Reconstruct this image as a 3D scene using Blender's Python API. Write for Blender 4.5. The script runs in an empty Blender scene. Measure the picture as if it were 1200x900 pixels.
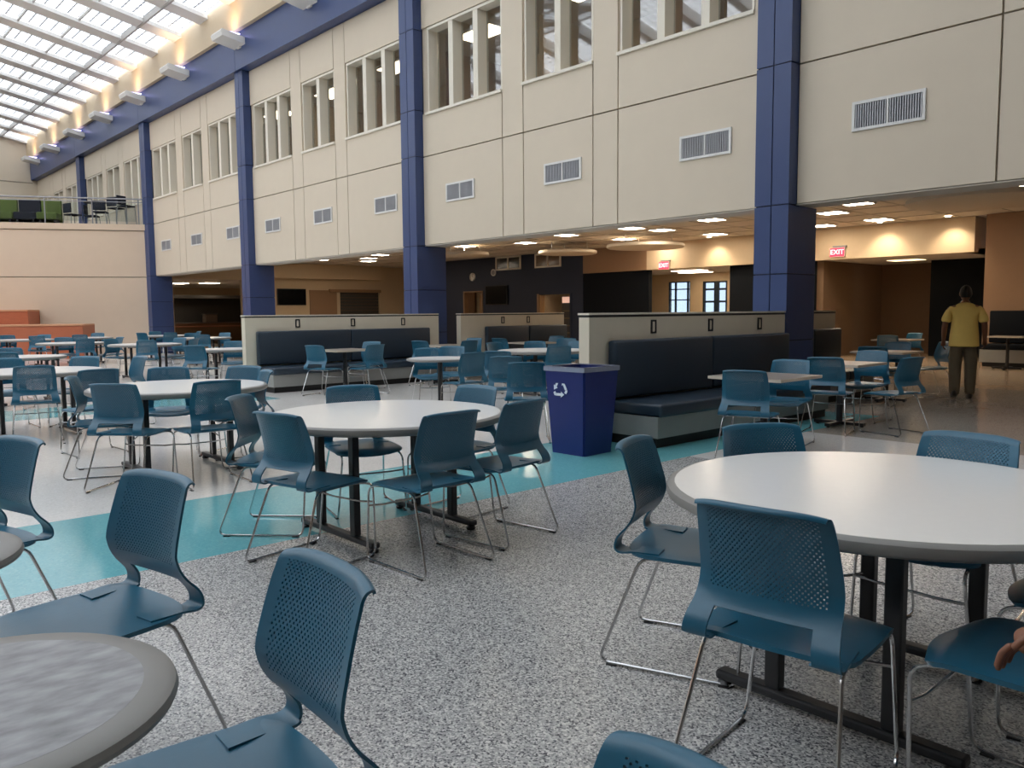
import bpy, bmesh, math, random
from mathutils import Vector, Matrix
random.seed(7)
scene = bpy.context.scene
COL = scene.collection
R = math.radians

# ---------------------------------------------------------------- camera
# building frame: X runs along the long facade, Y points into it, Z up
CAM_H, YAW, PITCH, ROLL, FPX = 1.36, R(47.85), R(5.04), R(-.49), 953.3
fwd = Vector((-math.sin(YAW) * math.cos(PITCH), math.cos(YAW) * math.cos(PITCH), -math.sin(PITCH)))
rgt = Vector((math.cos(YAW), math.sin(YAW), 0)); upv = rgt.cross(fwd)
c_, s_ = math.cos(ROLL), math.sin(ROLL)
rgt, upv = c_ * rgt + s_ * upv, -s_ * rgt + c_ * upv
cam = bpy.data.cameras.new('camera'); cam.sensor_width = 36; cam.lens = FPX / 1200 * 36; cam.clip_end = 300; cam.clip_start = .03
co = bpy.data.objects.new('camera', cam); COL.objects.link(co)
m3 = Matrix((rgt, upv, -fwd)).transposed().to_4x4(); m3.translation = (0, 0, CAM_H)
co.matrix_world = m3; scene.camera = co

# ---------------------------------------------------------------- sky and exposure
w = bpy.data.worlds.new('overcast_sky'); scene.world = w; w.use_nodes = True
bg = w.node_tree.nodes['Background']; bg.inputs[0].default_value = (.93, .96, 1, 1); bg.inputs[1].default_value = 2.6
vs = scene.view_settings
vs.view_transform = 'Standard'; vs.look = 'None'; vs.gamma = 1; vs.use_curve_mapping = False; vs.exposure = 1.0

# ---------------------------------------------------------------- materials
def lin(c):
    return tuple(((v / 255) / 12.92 if v / 255 <= .04045 else ((v / 255 + .055) / 1.055) ** 2.4) for v in c) + (1,)
MATS = {}
def mat(name, rgb, rough=.5, metal=0, noise=0, scale=8, emit=0, bump=0, spec=.5, stretch=None):
    if name in MATS: return MATS[name]
    m = bpy.data.materials.new(name); m.use_nodes = True; MATS[name] = m
    nt = m.node_tree; b = nt.nodes['Principled BSDF']; c = lin(rgb)
    b.inputs['Base Color'].default_value = c; b.inputs['Roughness'].default_value = rough; b.inputs['Metallic'].default_value = metal
    b.inputs['Specular IOR Level'].default_value = spec
    if emit:
        b.inputs['Emission Color'].default_value = c; b.inputs['Emission Strength'].default_value = emit
    tc = nt.nodes.new('ShaderNodeTexCoord'); src = tc.outputs['Object']
    if stretch:
        mp = nt.nodes.new('ShaderNodeMapping'); mp.inputs['Scale'].default_value = stretch
        nt.links.new(src, mp.inputs[0]); src = mp.outputs[0]
    nz = nt.nodes.new('ShaderNodeTexNoise'); nz.inputs['Scale'].default_value = scale; nz.inputs['Detail'].default_value = 4
    nt.links.new(src, nz.inputs[0])
    if noise:
        mx = nt.nodes.new('ShaderNodeMix'); mx.data_type = 'RGBA'
        mx.inputs[6].default_value = tuple(v * (1 - noise) for v in c[:3]) + (1,)
        mx.inputs[7].default_value = tuple(min(1, v * (1 + noise)) for v in c[:3]) + (1,)
        nt.links.new(nz.outputs[0], mx.inputs[0]); nt.links.new(mx.outputs[2], b.inputs['Base Color'])
    if bump:
        bp = nt.nodes.new('ShaderNodeBump'); bp.inputs['Strength'].default_value = bump; bp.inputs['Distance'].default_value = .01
        nt.links.new(nz.outputs[0], bp.inputs['Height']); nt.links.new(bp.outputs[0], b.inputs['Normal'])
    return m
def terrazzo(name, base, dark, light, scale=135, amount=1, rough=.22):
    m = bpy.data.materials.new(name); m.use_nodes = True; MATS[name] = m
    nt = m.node_tree; b = nt.nodes['Principled BSDF']; b.inputs['Roughness'].default_value = rough
    tc = nt.nodes.new('ShaderNodeTexCoord')
    v = nt.nodes.new('ShaderNodeTexVoronoi'); v.inputs['Scale'].default_value = scale; v.inputs['Randomness'].default_value = 1
    nt.links.new(tc.outputs['Object'], v.inputs['Vector'])
    sp = nt.nodes.new('ShaderNodeSeparateColor'); nt.links.new(v.outputs['Color'], sp.inputs[0])
    r = nt.nodes.new('ShaderNodeValToRGB'); r.color_ramp.interpolation = 'CONSTANT'; e = r.color_ramp.elements
    e[0].position = 0; e[0].color = lin(dark)
    e[1].position = .13 * amount; e[1].color = lin(base)
    mid = tuple((a * .6 + d * .4) for a, d in zip(base, dark))
    mi2 = tuple((a * .55 + d * .45) for a, d in zip(base, light))
    for p, cc in ((1 - .55 * amount, mid), (1 - .36 * amount, mi2), (1 - .18 * amount, light)):
        el = e.new(p); el.color = lin(cc)
    nt.links.new(sp.outputs[0], r.inputs[0])
    nz = nt.nodes.new('ShaderNodeTexNoise'); nz.inputs['Scale'].default_value = .7; nt.links.new(tc.outputs['Object'], nz.inputs[0])
    mx = nt.nodes.new('ShaderNodeMix'); mx.data_type = 'RGBA'; mx.blend_type = 'MULTIPLY'; mx.inputs[0].default_value = .25
    nt.links.new(r.outputs[0], mx.inputs[6]); nt.links.new(nz.outputs[0], mx.inputs[7])
    nt.links.new(mx.outputs[2], b.inputs['Base Color'])
    return m
def pane(name, tint, clear, gloss=.06, grid=0):
    """glass or translucent sheet: clear transmission mixed with diffuse transmission or a little gloss"""
    m = bpy.data.materials.new(name); m.use_nodes = True; MATS[name] = m
    nt = m.node_tree; nt.nodes.clear(); out = nt.nodes.new('ShaderNodeOutputMaterial')
    t = nt.nodes.new('ShaderNodeBsdfTransparent'); t.inputs[0].default_value = (*tint, 1)
    if gloss:
        g = nt.nodes.new('ShaderNodeBsdfGlossy'); g.inputs['Roughness'].default_value = .03
        f = clear and gloss
    else:
        g = nt.nodes.new('ShaderNodeBsdfTranslucent'); g.inputs[0].default_value = (.9, .9, .9, 1)
    mx = nt.nodes.new('ShaderNodeMixShader'); mx.inputs[0].default_value = 1 - clear
    nt.links.new(t.outputs[0], mx.inputs[1]); nt.links.new(g.outputs[0], mx.inputs[2])
    last = mx
    if grid:
        tc = nt.nodes.new('ShaderNodeTexCoord')
        br = nt.nodes.new('ShaderNodeTexBrick'); br.offset = 0; br.inputs['Scale'].default_value = 1
        br.inputs['Brick Width'].default_value = .305; br.inputs['Row Height'].default_value = .305; br.inputs['Mortar Size'].default_value = .014
        br.inputs['Color1'].default_value = (0, 0, 0, 1); br.inputs['Color2'].default_value = (0, 0, 0, 1); br.inputs['Mortar'].default_value = (1, 1, 1, 1)
        nt.links.new(tc.outputs['Object'], br.inputs['Vector'])
        d = nt.nodes.new('ShaderNodeBsdfDiffuse'); d.inputs[0].default_value = (.5, .52, .55, 1)
        m2 = nt.nodes.new('ShaderNodeMixShader'); nt.links.new(br.outputs['Color'], m2.inputs[0])
        nt.links.new(mx.outputs[0], m2.inputs[1]); nt.links.new(d.outputs[0], m2.inputs[2]); last = m2
    nt.links.new(last.outputs[0], out.inputs[0])
    return m

CREAM = mat('cream_wall_panel', (212, 198, 177), .6, noise=.03, scale=3)
CREAM2 = mat('cream_joint', (150, 140, 124), .8, noise=.05)
TRIM = mat('pale_trim', (226, 218, 202), .5, noise=.03)
BLUE = mat('blue_metal_panel', (52, 70, 114), .38, noise=.04, scale=4)
BLUEJ = mat('dark_blue_joint', (14, 22, 52), .6, noise=.05)
FASC = mat('fascia_cream', (208, 188, 158), .6, noise=.03)
WHITEM = mat('white_painted_steel', (222, 220, 216), .45, noise=.03)
GREYM = mat('grey_steel', (150, 150, 152), .4, .6, noise=.05)
BEIGE = mat('beige_wall', (206, 184, 152), .7, noise=.04)
TAN = mat('tan_wall', (152, 120, 92), .7, noise=.04)
BROWN = mat('brown_wall', (112, 88, 66), .75, noise=.05)
NAVY = mat('navy_paint', (28, 38, 60), .6, noise=.06)
DNAVY = mat('dark_navy_panel', (12, 17, 24), .8, noise=.06, spec=.2)
CEIL = mat('ceiling_tile', (216, 206, 192), .8, noise=.06, scale=60)
CLOUD = mat('acoustic_disc', (214, 200, 180), .8, noise=.03)
PLAST = mat('teal_blue_plastic', (28, 91, 117), .34, noise=.04, scale=40, bump=.03)
CHROME = mat('chrome_rod', (205, 205, 205), .18, 1, noise=.03)
BLACKM = mat('black_steel', (44, 44, 46), .4, .3, noise=.08)
LAMW = mat('white_laminate', (238, 236, 232), .22, noise=.02, scale=30)
RIM = mat('grey_rubber_rim', (132, 130, 126), .45, noise=.04)
LAMG = mat('marbled_grey_laminate', (132, 132, 134), .35, noise=.85, scale=16, stretch=(2.2, 1, 1))
LAMT = mat('grey_wood_laminate', (150, 138, 128), .3, noise=.12, scale=12, stretch=(6, 1, 1))
TEDGE = mat('pale_table_edge', (200, 188, 172), .4, noise=.04)
VINYL = mat('dark_slate_vinyl', (38, 52, 66), .36, noise=.06, scale=30, bump=.05)
BASEG = mat('grey_booth_base', (150, 150, 146), .5, noise=.05)
BLACK = mat('black_plinth', (16, 16, 18), .5, noise=.05)
PARTN = mat('partition_laminate', (218, 208, 188), .45, noise=.03)
BINB = mat('recycling_blue_plastic', (12, 34, 104), .42, noise=.05, scale=20, bump=.03)
BAG = mat('clear_bin_liner', (142, 146, 164), .25, noise=.15, scale=20)
SIGNW = mat('white_print', (226, 232, 240), .5, noise=.02)
WOOD = mat('red_brown_wood', (176, 98, 66), .45, noise=.16, scale=6, stretch=(1, 1, 7))
WOODT = mat('pale_wood_edge', (206, 150, 112), .45, noise=.08)
SCREEN = mat('black_screen', (8, 9, 11), .18, noise=.05)
DARKG = mat('dark_metal_shutter', (74, 70, 66), .5, noise=.08)
GREEN = mat('olive_green_fabric', (92, 106, 50), .85, noise=.1, scale=60)
NAVYF = mat('navy_fabric', (18, 24, 42), .85, noise=.1, scale=60)
LIGHTP = mat('lit_diffuser', (255, 238, 214), .5, noise=.01, emit=15)
LIGHTF = mat('lit_office_diffuser', (255, 230, 196), .5, noise=.01, emit=6)
REDEXIT = mat('lit_red_exit', (255, 40, 60), .5, noise=.01, emit=1.6)
EXITTXT = mat('lit_exit_letters', (255, 190, 190), .5, noise=.01, emit=1.6)
SKYL = pane('translucent_skylight', (.62, .64, .66), .72, gloss=0, grid=1)
GLASS = pane('window_glass', (.75, .78, .78), .86, gloss=.1)
CLEARG = pane('clear_railing_glass', (.9, .93, .92), .975, gloss=.1)
T_GREY = terrazzo('grey_terrazzo', (176, 175, 173), (92, 92, 96), (224, 222, 218), 155)
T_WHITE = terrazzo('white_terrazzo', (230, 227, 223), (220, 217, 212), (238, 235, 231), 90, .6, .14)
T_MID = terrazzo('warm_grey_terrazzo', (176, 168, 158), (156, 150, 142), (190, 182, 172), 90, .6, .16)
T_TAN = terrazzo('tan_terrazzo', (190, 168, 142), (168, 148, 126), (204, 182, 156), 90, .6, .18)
T_TEAL = terrazzo('teal_terrazzo', (112, 184, 192), (104, 176, 185), (122, 192, 198), 90, .6, .14)

# ---------------------------------------------------------------- mesh helpers
class MB:
    def __init__(s): s.bm = bmesh.new()
    def box(s, x0, x1, y0, y1, z0, z1, bev=0, seg=2):
        v = [s.bm.verts.new(p) for p in ((x0, y0, z0), (x1, y0, z0), (x1, y1, z0), (x0, y1, z0), (x0, y0, z1), (x1, y0, z1), (x1, y1, z1), (x0, y1, z1))]
        f = [s.bm.faces.new([v[i] for i in q]) for q in ((3, 2, 1, 0), (4, 5, 6, 7), (0, 1, 5, 4), (1, 2, 6, 5), (2, 3, 7, 6), (3, 0, 4, 7))]
        if bev:
            ed = list({e for q in f for e in q.edges})
            bmesh.ops.bevel(s.bm, geom=ed, offset=bev, segments=seg, affect='EDGES', profile=.5)
        return s
    def prism(s, pts, z0, z1):
        a = [s.bm.verts.new((x, y, z0)) for x, y in pts]; b = [s.bm.verts.new((x, y, z1)) for x, y in pts]
        n = len(pts); s.bm.faces.new(a[::-1]); s.bm.faces.new(b)
        for i in range(n): s.bm.faces.new((a[i], a[(i + 1) % n], b[(i + 1) % n], b[i]))
        return s
    def lathe(s, prof, n=32, cx=0, cy=0):
        rings = []
        for r, z in prof:
            rings.append([s.bm.verts.new((cx + r * math.cos(6.28318 * i / n), cy + r * math.sin(6.28318 * i / n), z)) for i in range(n)] if r > 1e-6 else [s.bm.verts.new((cx, cy, z))])
        for a, b in zip(rings, rings[1:]):
            for i in range(n):
                j = (i + 1) % n
                if len(a) == 1 and len(b) == 1: continue
                if len(a) == 1: s.bm.faces.new((a[0], b[j], b[i]))
                elif len(b) == 1: s.bm.faces.new((a[i], a[j], b[0]))
                else: s.bm.faces.new((a[i], a[j], b[j], b[i]))
        return s
    def tube(s, pts, r, n=8, closed=False):
        pts = [Vector(p) for p in pts]; N = len(pts); rings = []; up = None
        for i, p in enumerate(pts):
            a = pts[i - 1] if (i or closed) else pts[i]; b = pts[(i + 1) % N] if (i < N - 1 or closed) else pts[i]
            d = (b - a).normalized()
            if up is None:
                up = Vector((0, 0, 1)) if abs(d.z) < .9 else Vector((1, 0, 0))
            x = up - d * up.dot(d)
            x = x.normalized() if x.length > 1e-6 else d.orthogonal().normalized()
            up = x; y = d.cross(x)
            rings.append([s.bm.verts.new(p + r * (math.cos(6.28318 * k / n) * x + math.sin(6.28318 * k / n) * y)) for k in range(n)])
        M = N if closed else N - 1
        for i in range(M):
            a, b = rings[i], rings[(i + 1) % N]
            off = 0
            if closed and i == N - 1:
                off = min(range(n), key=lambda o: (a[0].co - b[o].co).length)
            for k in range(n):
                s.bm.faces.new((a[k], a[(k + 1) % n], b[(k + 1 + off) % n], b[(k + off) % n]))
        if not closed:
            s.bm.faces.new(rings[0][::-1]); s.bm.faces.new(rings[-1])
        return s
    def mesh(s, name, m, smooth=False):
        bmesh.ops.recalc_face_normals(s.bm, faces=s.bm.faces[:])
        me = bpy.data.meshes.new(name); s.bm.to_mesh(me); s.bm.free(); me.materials.append(m)
        if smooth:
            for p in me.polygons: p.use_smooth = True
            if hasattr(me, 'set_sharp_from_angle'): me.set_sharp_from_angle(angle=R(40))
        return me
    def build(s, name, m, parent=None, smooth=False, loc=None):
        return put(name, s.mesh(name, m, smooth), parent, loc)
def put(name, data, parent=None, loc=None):
    o = bpy.data.objects.new(name, data); COL.objects.link(o)
    if parent is not None: o.parent = parent
    if loc is not None: o.location = loc
    return o
def tag(o, label=None, cat=None, group=None, kind=None):
    if label: o['label'] = label
    if cat: o['category'] = cat
    if group: o['group'] = group
    if kind: o['kind'] = kind
    return o
def empty(name, loc, label, cat, group=None, rz=0):
    o = put(name, None, None, loc); o.empty_display_size = .2; o.rotation_euler.z = R(rz)
    return tag(o, label, cat, group)
BOXC = {}
def bx(name, x0, x1, y0, y1, z0, z1, m, parent=None, bev=0):
    """a box piece; alike pieces share one mesh"""
    k = (round(x1 - x0, 3), round(y1 - y0, 3), round(z1 - z0, 3), m.name, bev)
    if k not in BOXC:
        a, b, c = k[0] / 2, k[1] / 2, k[2] / 2
        BOXC[k] = MB().box(-a, a, -b, b, -c, c, bev).mesh(name, m)
    return put(name, BOXC[k], parent, ((x0 + x1) / 2, (y0 + y1) / 2, (z0 + z1) / 2))
def sbox(name, x0, x1, y0, y1, z0, z1, m, label):
    return tag(bx(name, x0, x1, y0, y1, z0, z1, m), label, None, None, 'structure')
def copy_tree(o, parent=None):
    c = o.copy(); COL.objects.link(c); c.parent = parent
    for ch in list(o.children): copy_tree(ch, c)
    return c
def bend(pts, r, seg=4):
    """round the corners of a polyline"""
    pts = [Vector(p) for p in pts]; out = []
    n = len(pts)
    for i in range(n):
        p, a, b = pts[i], pts[i - 1], pts[(i + 1) % n]
        u, v = (a - p), (b - p); k = min(r, u.length * .45, v.length * .45)
        s, e = p + u.normalized() * k, p + v.normalized() * k
        for t in range(seg + 1):
            t /= seg; out.append((1 - t) ** 2 * s + 2 * t * (1 - t) * p + t * t * e)
    return out

# ================================================================ the setting
def root(name, label, kind='structure', cat=None):
    o = put(name, None); o.empty_display_size = .1
    return tag(o, label, cat, None, kind)
HX0, HX1, HY0 = -46.3, 10.0, -14.0      # the hall
YW = 10.2                               # face of the long panelled wall
COLS = [2.5, -5.6, -13.95, -22.0, -30.05, -38.1]   # right front corners of the blue columns
CW = .5
ZS, ZJ, ZW0, ZW1, ZB, ZF, ZR = 2.76, 4.57, 5.44, 7.12, 8.06, 9.03, 9.77

# ---- floor fields
fl = root('floor', 'polished terrazzo floor in grey, white and teal fields')
def field(x0, x1, y0, y1, m): bx('terrazzo_field', x0, x1, y0, y1, -.1, 0, m, fl)
field(-4.48, HX1, HY0, 6.3, T_GREY)
field(-5.98, -4.48, HY0, 10.4, T_TEAL)
field(-12.2, -5.98, HY0, 10.4, T_WHITE)
field(-13.57, -12.2, HY0, 6.0, T_TEAL)
field(-13.57, -12.2, 6.0, 10.4, T_WHITE)
field(HX0, -13.57, HY0, 10.4, T_WHITE)
field(-4.48, HX1, 6.3, 8.5, T_WHITE)
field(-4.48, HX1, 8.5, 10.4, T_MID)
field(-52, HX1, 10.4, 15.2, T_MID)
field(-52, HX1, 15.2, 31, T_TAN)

# ---- the long panelled wall above the open side
wf = root('wall_long', 'tall cream panelled wall with a row of windows over the open seating area')
def wp(x0, x1, z0, z1):
    g = .012
    bx('wall_panel', x0 + g, x1 - g, YW, YW + .05, z0 + g, z1 - g, CREAM, wf)
FR = (.022, .312, .384, .39, .598, .604, .666, .672, .975)
VENTS, WINS = [], []
lefts = COLS[1:] + [HX0]
for k, XL in enumerate(lefts):
    XR = COLS[k] - CW
    if k == len(lefts) - 1: XL = HX0
    W = XR - XL
    f = lambda t: XL + W * t
    cuts = (0, .315, .387, .601, .669, 1)
    for i in range(5):
        wp(f(cuts[i]), f(cuts[i + 1]), ZS, ZJ)
        if i in (1, 3): wp(f(cuts[i]), f(cuts[i + 1]), ZJ, ZB)
        else:
            wp(f(cuts[i]), f(cuts[i + 1]), ZJ, ZW0); wp(f(cuts[i]), f(cuts[i + 1]), ZW1, ZB)
    # backing behind the joints, left open where the windows are
    bx('backing', XL - .3, XR + .3, YW + .045, YW + .3, ZS + .004, ZW0 - .01, CREAM2, wf)
    bx('backing', XL - .3, XR + .3, YW + .045, YW + .3, ZW1 + .01, ZF, CREAM2, wf)
    for a, b in ((-.04, .022), (.312, .39), (.598, .672), (.975, 1.04)):
        bx('backing', f(a), f(b), YW + .045, YW + .3, ZW0 - .01, ZW1 + .01, CREAM, wf)
    for a, b, n in ((.022, .312, 3), (.39, .598, 2), (.672, .975, 3)): WINS.append((f(a), f(b), n))
    for t in (.155, .513, .88): VENTS.append(f(t))
bx('soffit_edge', HX0, HX1, YW + .02, YW + .5, ZS - .01, ZS + .004, mat('soffit_grey', (214, 206, 194), .7, noise=.03), wf)
bx('soffit_back', HX0, HX1, YW + .45, YW + .5, ZS, 3.6, CEIL, wf)

# ---- windows: sill, mullions, panes
WINS.sort(reverse=True)
for i, (x0, x1, n) in enumerate(WINS):
    wn = root('window_%d' % (i + 1), '%s-pane upper window in pale frames, number %d from the right' % ({2: 'two', 3: 'three'}[n], i + 1))
    bx('window_sill', x0 - .03, x1 + .03, YW - .04, YW + .3, ZW0 - .05, ZW0, TRIM, wn)
    bx('window_head', x0, x1, YW + .02, YW + .3, ZW1 - .05, ZW1, TRIM, wn)
    pw = (x1 - x0) / n
    for j in range(n + 1):
        xm = x0 + j * pw
        hw = .07 if 0 < j < n else .035
        bx('mullion', max(xm - hw, x0), min(xm + hw, x1), YW + .03, YW + .3, ZW0, ZW1 - .05, TRIM, wn)
    for j in range(n):
        bx('window_pane', x0 + j * pw + .05, x0 + (j + 1) * pw - .05, YW + .25, YW + .262, ZW0, ZW1 - .05, GLASS, wn)
# upper floor behind the windows
up = root('wall_upper_room', 'upper office corridor seen through the window strip')
bx('back_wall', HX0, HX1, 14.4, 14.6, 4.6, 8, BEIGE, up)
bx('upper_floor', HX0, HX1, YW + .5, 14.5, 4.5, 4.6, BROWN, up)
bx('upper_ceiling', HX0, HX1, YW + .3, 14.5, 7.7, 7.8, CEIL, up)
for k in range(13):
    xx = -3 - k * 3.3
    bx('cross_wall', xx - .06, xx + .06, 12.6, 14.4, 4.6, 7.7, TAN if k % 3 else BEIGE, up)
for k in range(13):
    o = empty('office_light', (-4.6 - k * 3.3, 12.3, 7.66), 'lit ceiling panel behind the upper windows, number %s from the right' % ('first second third fourth fifth sixth seventh eighth ninth tenth eleventh twelfth thirteenth'.split()[k]), 'ceiling light', 'office ceiling lights')
    bx('frame', -.62, .62, -.32, .32, -.02, .04, WHITEM, o); bx('diffuser', -.58, .58, -.28, .28, -.035, -.02, LIGHTF, o)

# ---- grilles in the lower panels
PL = 'first second third fourth fifth sixth seventh eighth ninth tenth eleventh twelfth thirteenth fourteenth fifteenth sixteenth seventeenth eighteenth'.split()
VENTS.sort(reverse=True)
VENTS = [v for v in VENTS if v < -3.5]
gproto = None
for i, xv in enumerate(VENTS):
    lab = 'white framed air grille in the cream wall, %s from the right' % PL[i]
    if gproto is None:
        gproto = empty('wall_grille', (xv, YW, 3.755), lab, 'air grille', 'grilles in the long wall')
        fr = MB(); fr.box(-.44, .44, -.025, .01, .145, .18); fr.box(-.44, .44, -.025, .01, -.18, -.145)
        fr.box(-.44, -.405, -.025, .01, -.145, .145); fr.box(.405, .44, -.025, .01, -.145, .145); fr.build('frame', WHITEM, gproto)
        bx('back_plate', -.405, .405, 0, .012, -.145, .145, mat('grille_shadow', (92, 92, 96), .6, noise=.05), gproto)
        for j in range(27):
            xx = -.39 + j * .03
            bx('louvre_blade', xx - .006, xx + .006, -.02, 0, -.145, .145, mat('grille_blade', (176, 176, 180), .4, .3, noise=.05), gproto)
        bx('centre_bar', -.012, .012, -.024, 0, -.145, .145, WHITEM, gproto)
    else:
        o = copy_tree(gproto); o.location = (xv, YW, 3.755); o['label'] = lab

# ---- blue columns
TIER = (0, .95, 1.84, 2.75, 4.57, 5.5, 7.1, ZB)
CN = ('first', 'nearest', 'second', 'third', 'fourth', 'fifth')
for k, xc in enumerate(COLS):
    o = root('trim_%d' % (k + 1), 'blue metal clad column, %s of the row from the right' % CN[k])
    bx('core', xc - CW + .015, xc - .015, 10.015, 10.74, 0, 2.745, BLUEJ, o)
    bx('core', xc - CW + .015, xc - .015, 10.015, YW + .1, 2.745, ZB, BLUEJ, o)
    for a, b in zip(TIER, TIER[1:]):
        g = .008; lo = b < 2.8
        for x0, x1 in ((xc - CW, xc - CW / 2), (xc - CW / 2, xc)):
            bx('cladding_panel', x0 + (g if x0 > xc - CW else 0), x1 - (g if x1 < xc else 0), 10.0, 10.02, a + g, b - g, BLUE, o)
        ye = 10.75 if lo else YW + .01
        bx('cladding_panel', xc - .02, xc, 10.02, ye, a + g, b - g, BLUE, o)
        bx('cladding_panel', xc - CW, xc - CW + .02, 10.02, ye, a + g, b - g, BLUE, o)

# ---- blue beam and cream fascia
bm_ = root('trim_10', 'long blue beam running above the windows')
x = HX1
edges = [HX1] + [c - CW / 2 for c in COLS] + [HX0]
for a, b in zip(edges, edges[1:]):
    bx('beam_panel', b + .006, a - .006, 9.92, YW + .05, ZB, ZF, BLUE, bm_)
sbox('trim_11', HX0, HX1, 9.8, YW + .1, ZF, ZR + .25, FASC, 'cream fascia band between blue beam and skylight')

# ---- skylight roof: rafters, purlins and translucent sheets
SL = math.tan(R(11)); YR0, YR1 = 9.8, -2.4
ZTOP = ZR + (YR0 - YR1) * SL
rf = root('ceiling_skylight', 'sloping skylight of translucent panels between pale rafters')
def roofz(y): return ZR + .12 + (YR0 - y) * SL
def sloped(name, x0, x1, ya, yb, t0, t1, m):
    """a bar along the slope of the roof, drawn from ya (low) to yb (high)"""
    k = ('sl', round(x1 - x0, 3), round(ya - yb, 3), t0, t1, m.name)
    if k not in BOXC:
        b = MB(); h = (x1 - x0) / 2; d = (ya - yb)
        v = [b.bm.verts.new(p) for p in ((-h, 0, t0), (h, 0, t0), (h, -d, t0 + d * SL), (-h, -d, t0 + d * SL), (-h, 0, t1), (h, 0, t1), (h, -d, t1 + d * SL), (-h, -d, t1 + d * SL))]
        for q in ((3, 2, 1, 0), (4, 5, 6, 7), (0, 1, 5, 4), (1, 2, 6, 5), (2, 3, 7, 6), (3, 0, 4, 7)): b.bm.faces.new([v[i] for i in q])
        BOXC[k] = b.mesh(name, m)
    return put(name, BOXC[k], rf, ((x0 + x1) / 2, ya, roofz(ya)))
XSKY = -2.2   # glazing ends here; unseen solid panels added beyond to darken the foreground
PITX = 2.03; NX = int((HX1 - HX0) / PITX) + 1
YP = [YR0 - .08]
y = 8.72
while y > YR1: YP.append(y); y -= 1.22
YP.append(YR1)
RAFT = mat('rafter_paint', (224, 221, 217), .5, noise=.03)
ROOFP = mat('darkened_roof_panel', (150, 144, 136), .7, noise=.04)  # unseen roof panels, toned down so they bounce less light
PURL = mat('purlin_paint', (168, 164, 160), .5, noise=.05)
for i in range(NX + 1):
    xx = HX0 + i * PITX
    sloped('rafter', xx - .3, xx + .3, YR0, YR1, -.1, .02, RAFT)
for j, y in enumerate(YP[1:-1]):
    bx('purlin', HX0, HX1, y - (.03 if j in (0, 4, 8) else .018), y + (.03 if j in (0, 4, 8) else .018), roofz(y) - (.14 if j in (0, 4, 8) else .05), roofz(y) + .03, PURL, rf)
for i in range(NX):
    xx = HX0 + i * PITX
    for a, b in zip(YP, YP[1:]):
        sloped('skylight_sheet' if xx < XSKY else 'roof_panel', xx + .295, xx + PITX - .295, a - .02, b + .02, .03, .05, SKYL if xx < XSKY else ROOFP)
# the far half of the gable, behind and above the camera
rb = root('ceiling_skylight_far', 'second slope of the skylight behind the viewer')
LEN = YR1 - HY0
for i in range(NX + 1):
    xx = HX0 + i * PITX
    b = MB(); zt, zb = roofz(YR1), roofz(YR1) - LEN * SL
    b.bm.faces.new([b.bm.verts.new(p) for p in ((xx - .16, YR1, zt), (xx + .16, YR1, zt), (xx + .16, HY0, zb), (xx - .16, HY0, zb))])
    r_ = bmesh.ops.extrude_face_region(b.bm, geom=b.bm.faces[:]); bmesh.ops.translate(b.bm, verts=[v for v in r_['geom'] if isinstance(v, bmesh.types.BMVert)], vec=(0, 0, -.4))
    b.build('rafter', RAFT, rb)
    if i < NX:
        b = MB()
        b.bm.faces.new([b.bm.verts.new(p) for p in ((xx + .16, YR1, zt + .03), (xx + PITX - .16, YR1, zt + .03), (xx + PITX - .16, HY0, zb + .03), (xx + .16, HY0, zb + .03))])
        b.build('skylight_sheet' if xx < XSKY else 'roof_panel', SKYL if xx < XSKY else ROOFP, rb)
# end and rear walls of the hall
b = MB()
UNSEEN = mat('darkened_unseen_wall', (118, 110, 102), .7, noise=.05)  # out-of-view hall walls, darkened to cut bounce light on the chairs
def gable(x0, x1, name, lab, z0=0):
    b = MB()
    for xx in (x0, x1): pass
    prof = ((HY0, z0), (YW + .3, z0), (YW + .3, ZR), (YR0, ZR + .1), (YR1, roofz(YR1) + .1), (HY0, roofz(YR1) - LEN * SL + .1))
    A = [b.bm.verts.new((x0, y, z)) for y, z in prof]; B = [b.bm.verts.new((x1, y, z)) for y, z in prof]
    b.bm.faces.new(A); b.bm.faces.new(B[::-1])
    for i in range(len(prof)): b.bm.faces.new((A[i], B[i], B[(i + 1) % len(prof)], A[(i + 1) % len(prof)]))
    return tag(b.build(name, CREAM if 'left' in name else UNSEEN), lab, None, None, 'structure')
gable(HX0 - .3, HX0, 'wall_left_end', 'far end wall of the hall in cream panels')
gable(HX1, HX1 + .3, 'wall_right_end', 'near end wall of the hall outside the view')
sbox('wall_rear', HX0, HX1, HY0 - .3, HY0, 0, roofz(YR1) - LEN * SL + .1, UNSEEN, 'wall behind the viewer')
for zz in (7.9, 5.9):
    bx('trim_12' if zz > 7 else 'trim_13', HX0 + .002, HX0 + .012, HY0, 10, zz, zz + .05, CREAM2)['kind'] = 'structure'

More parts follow.
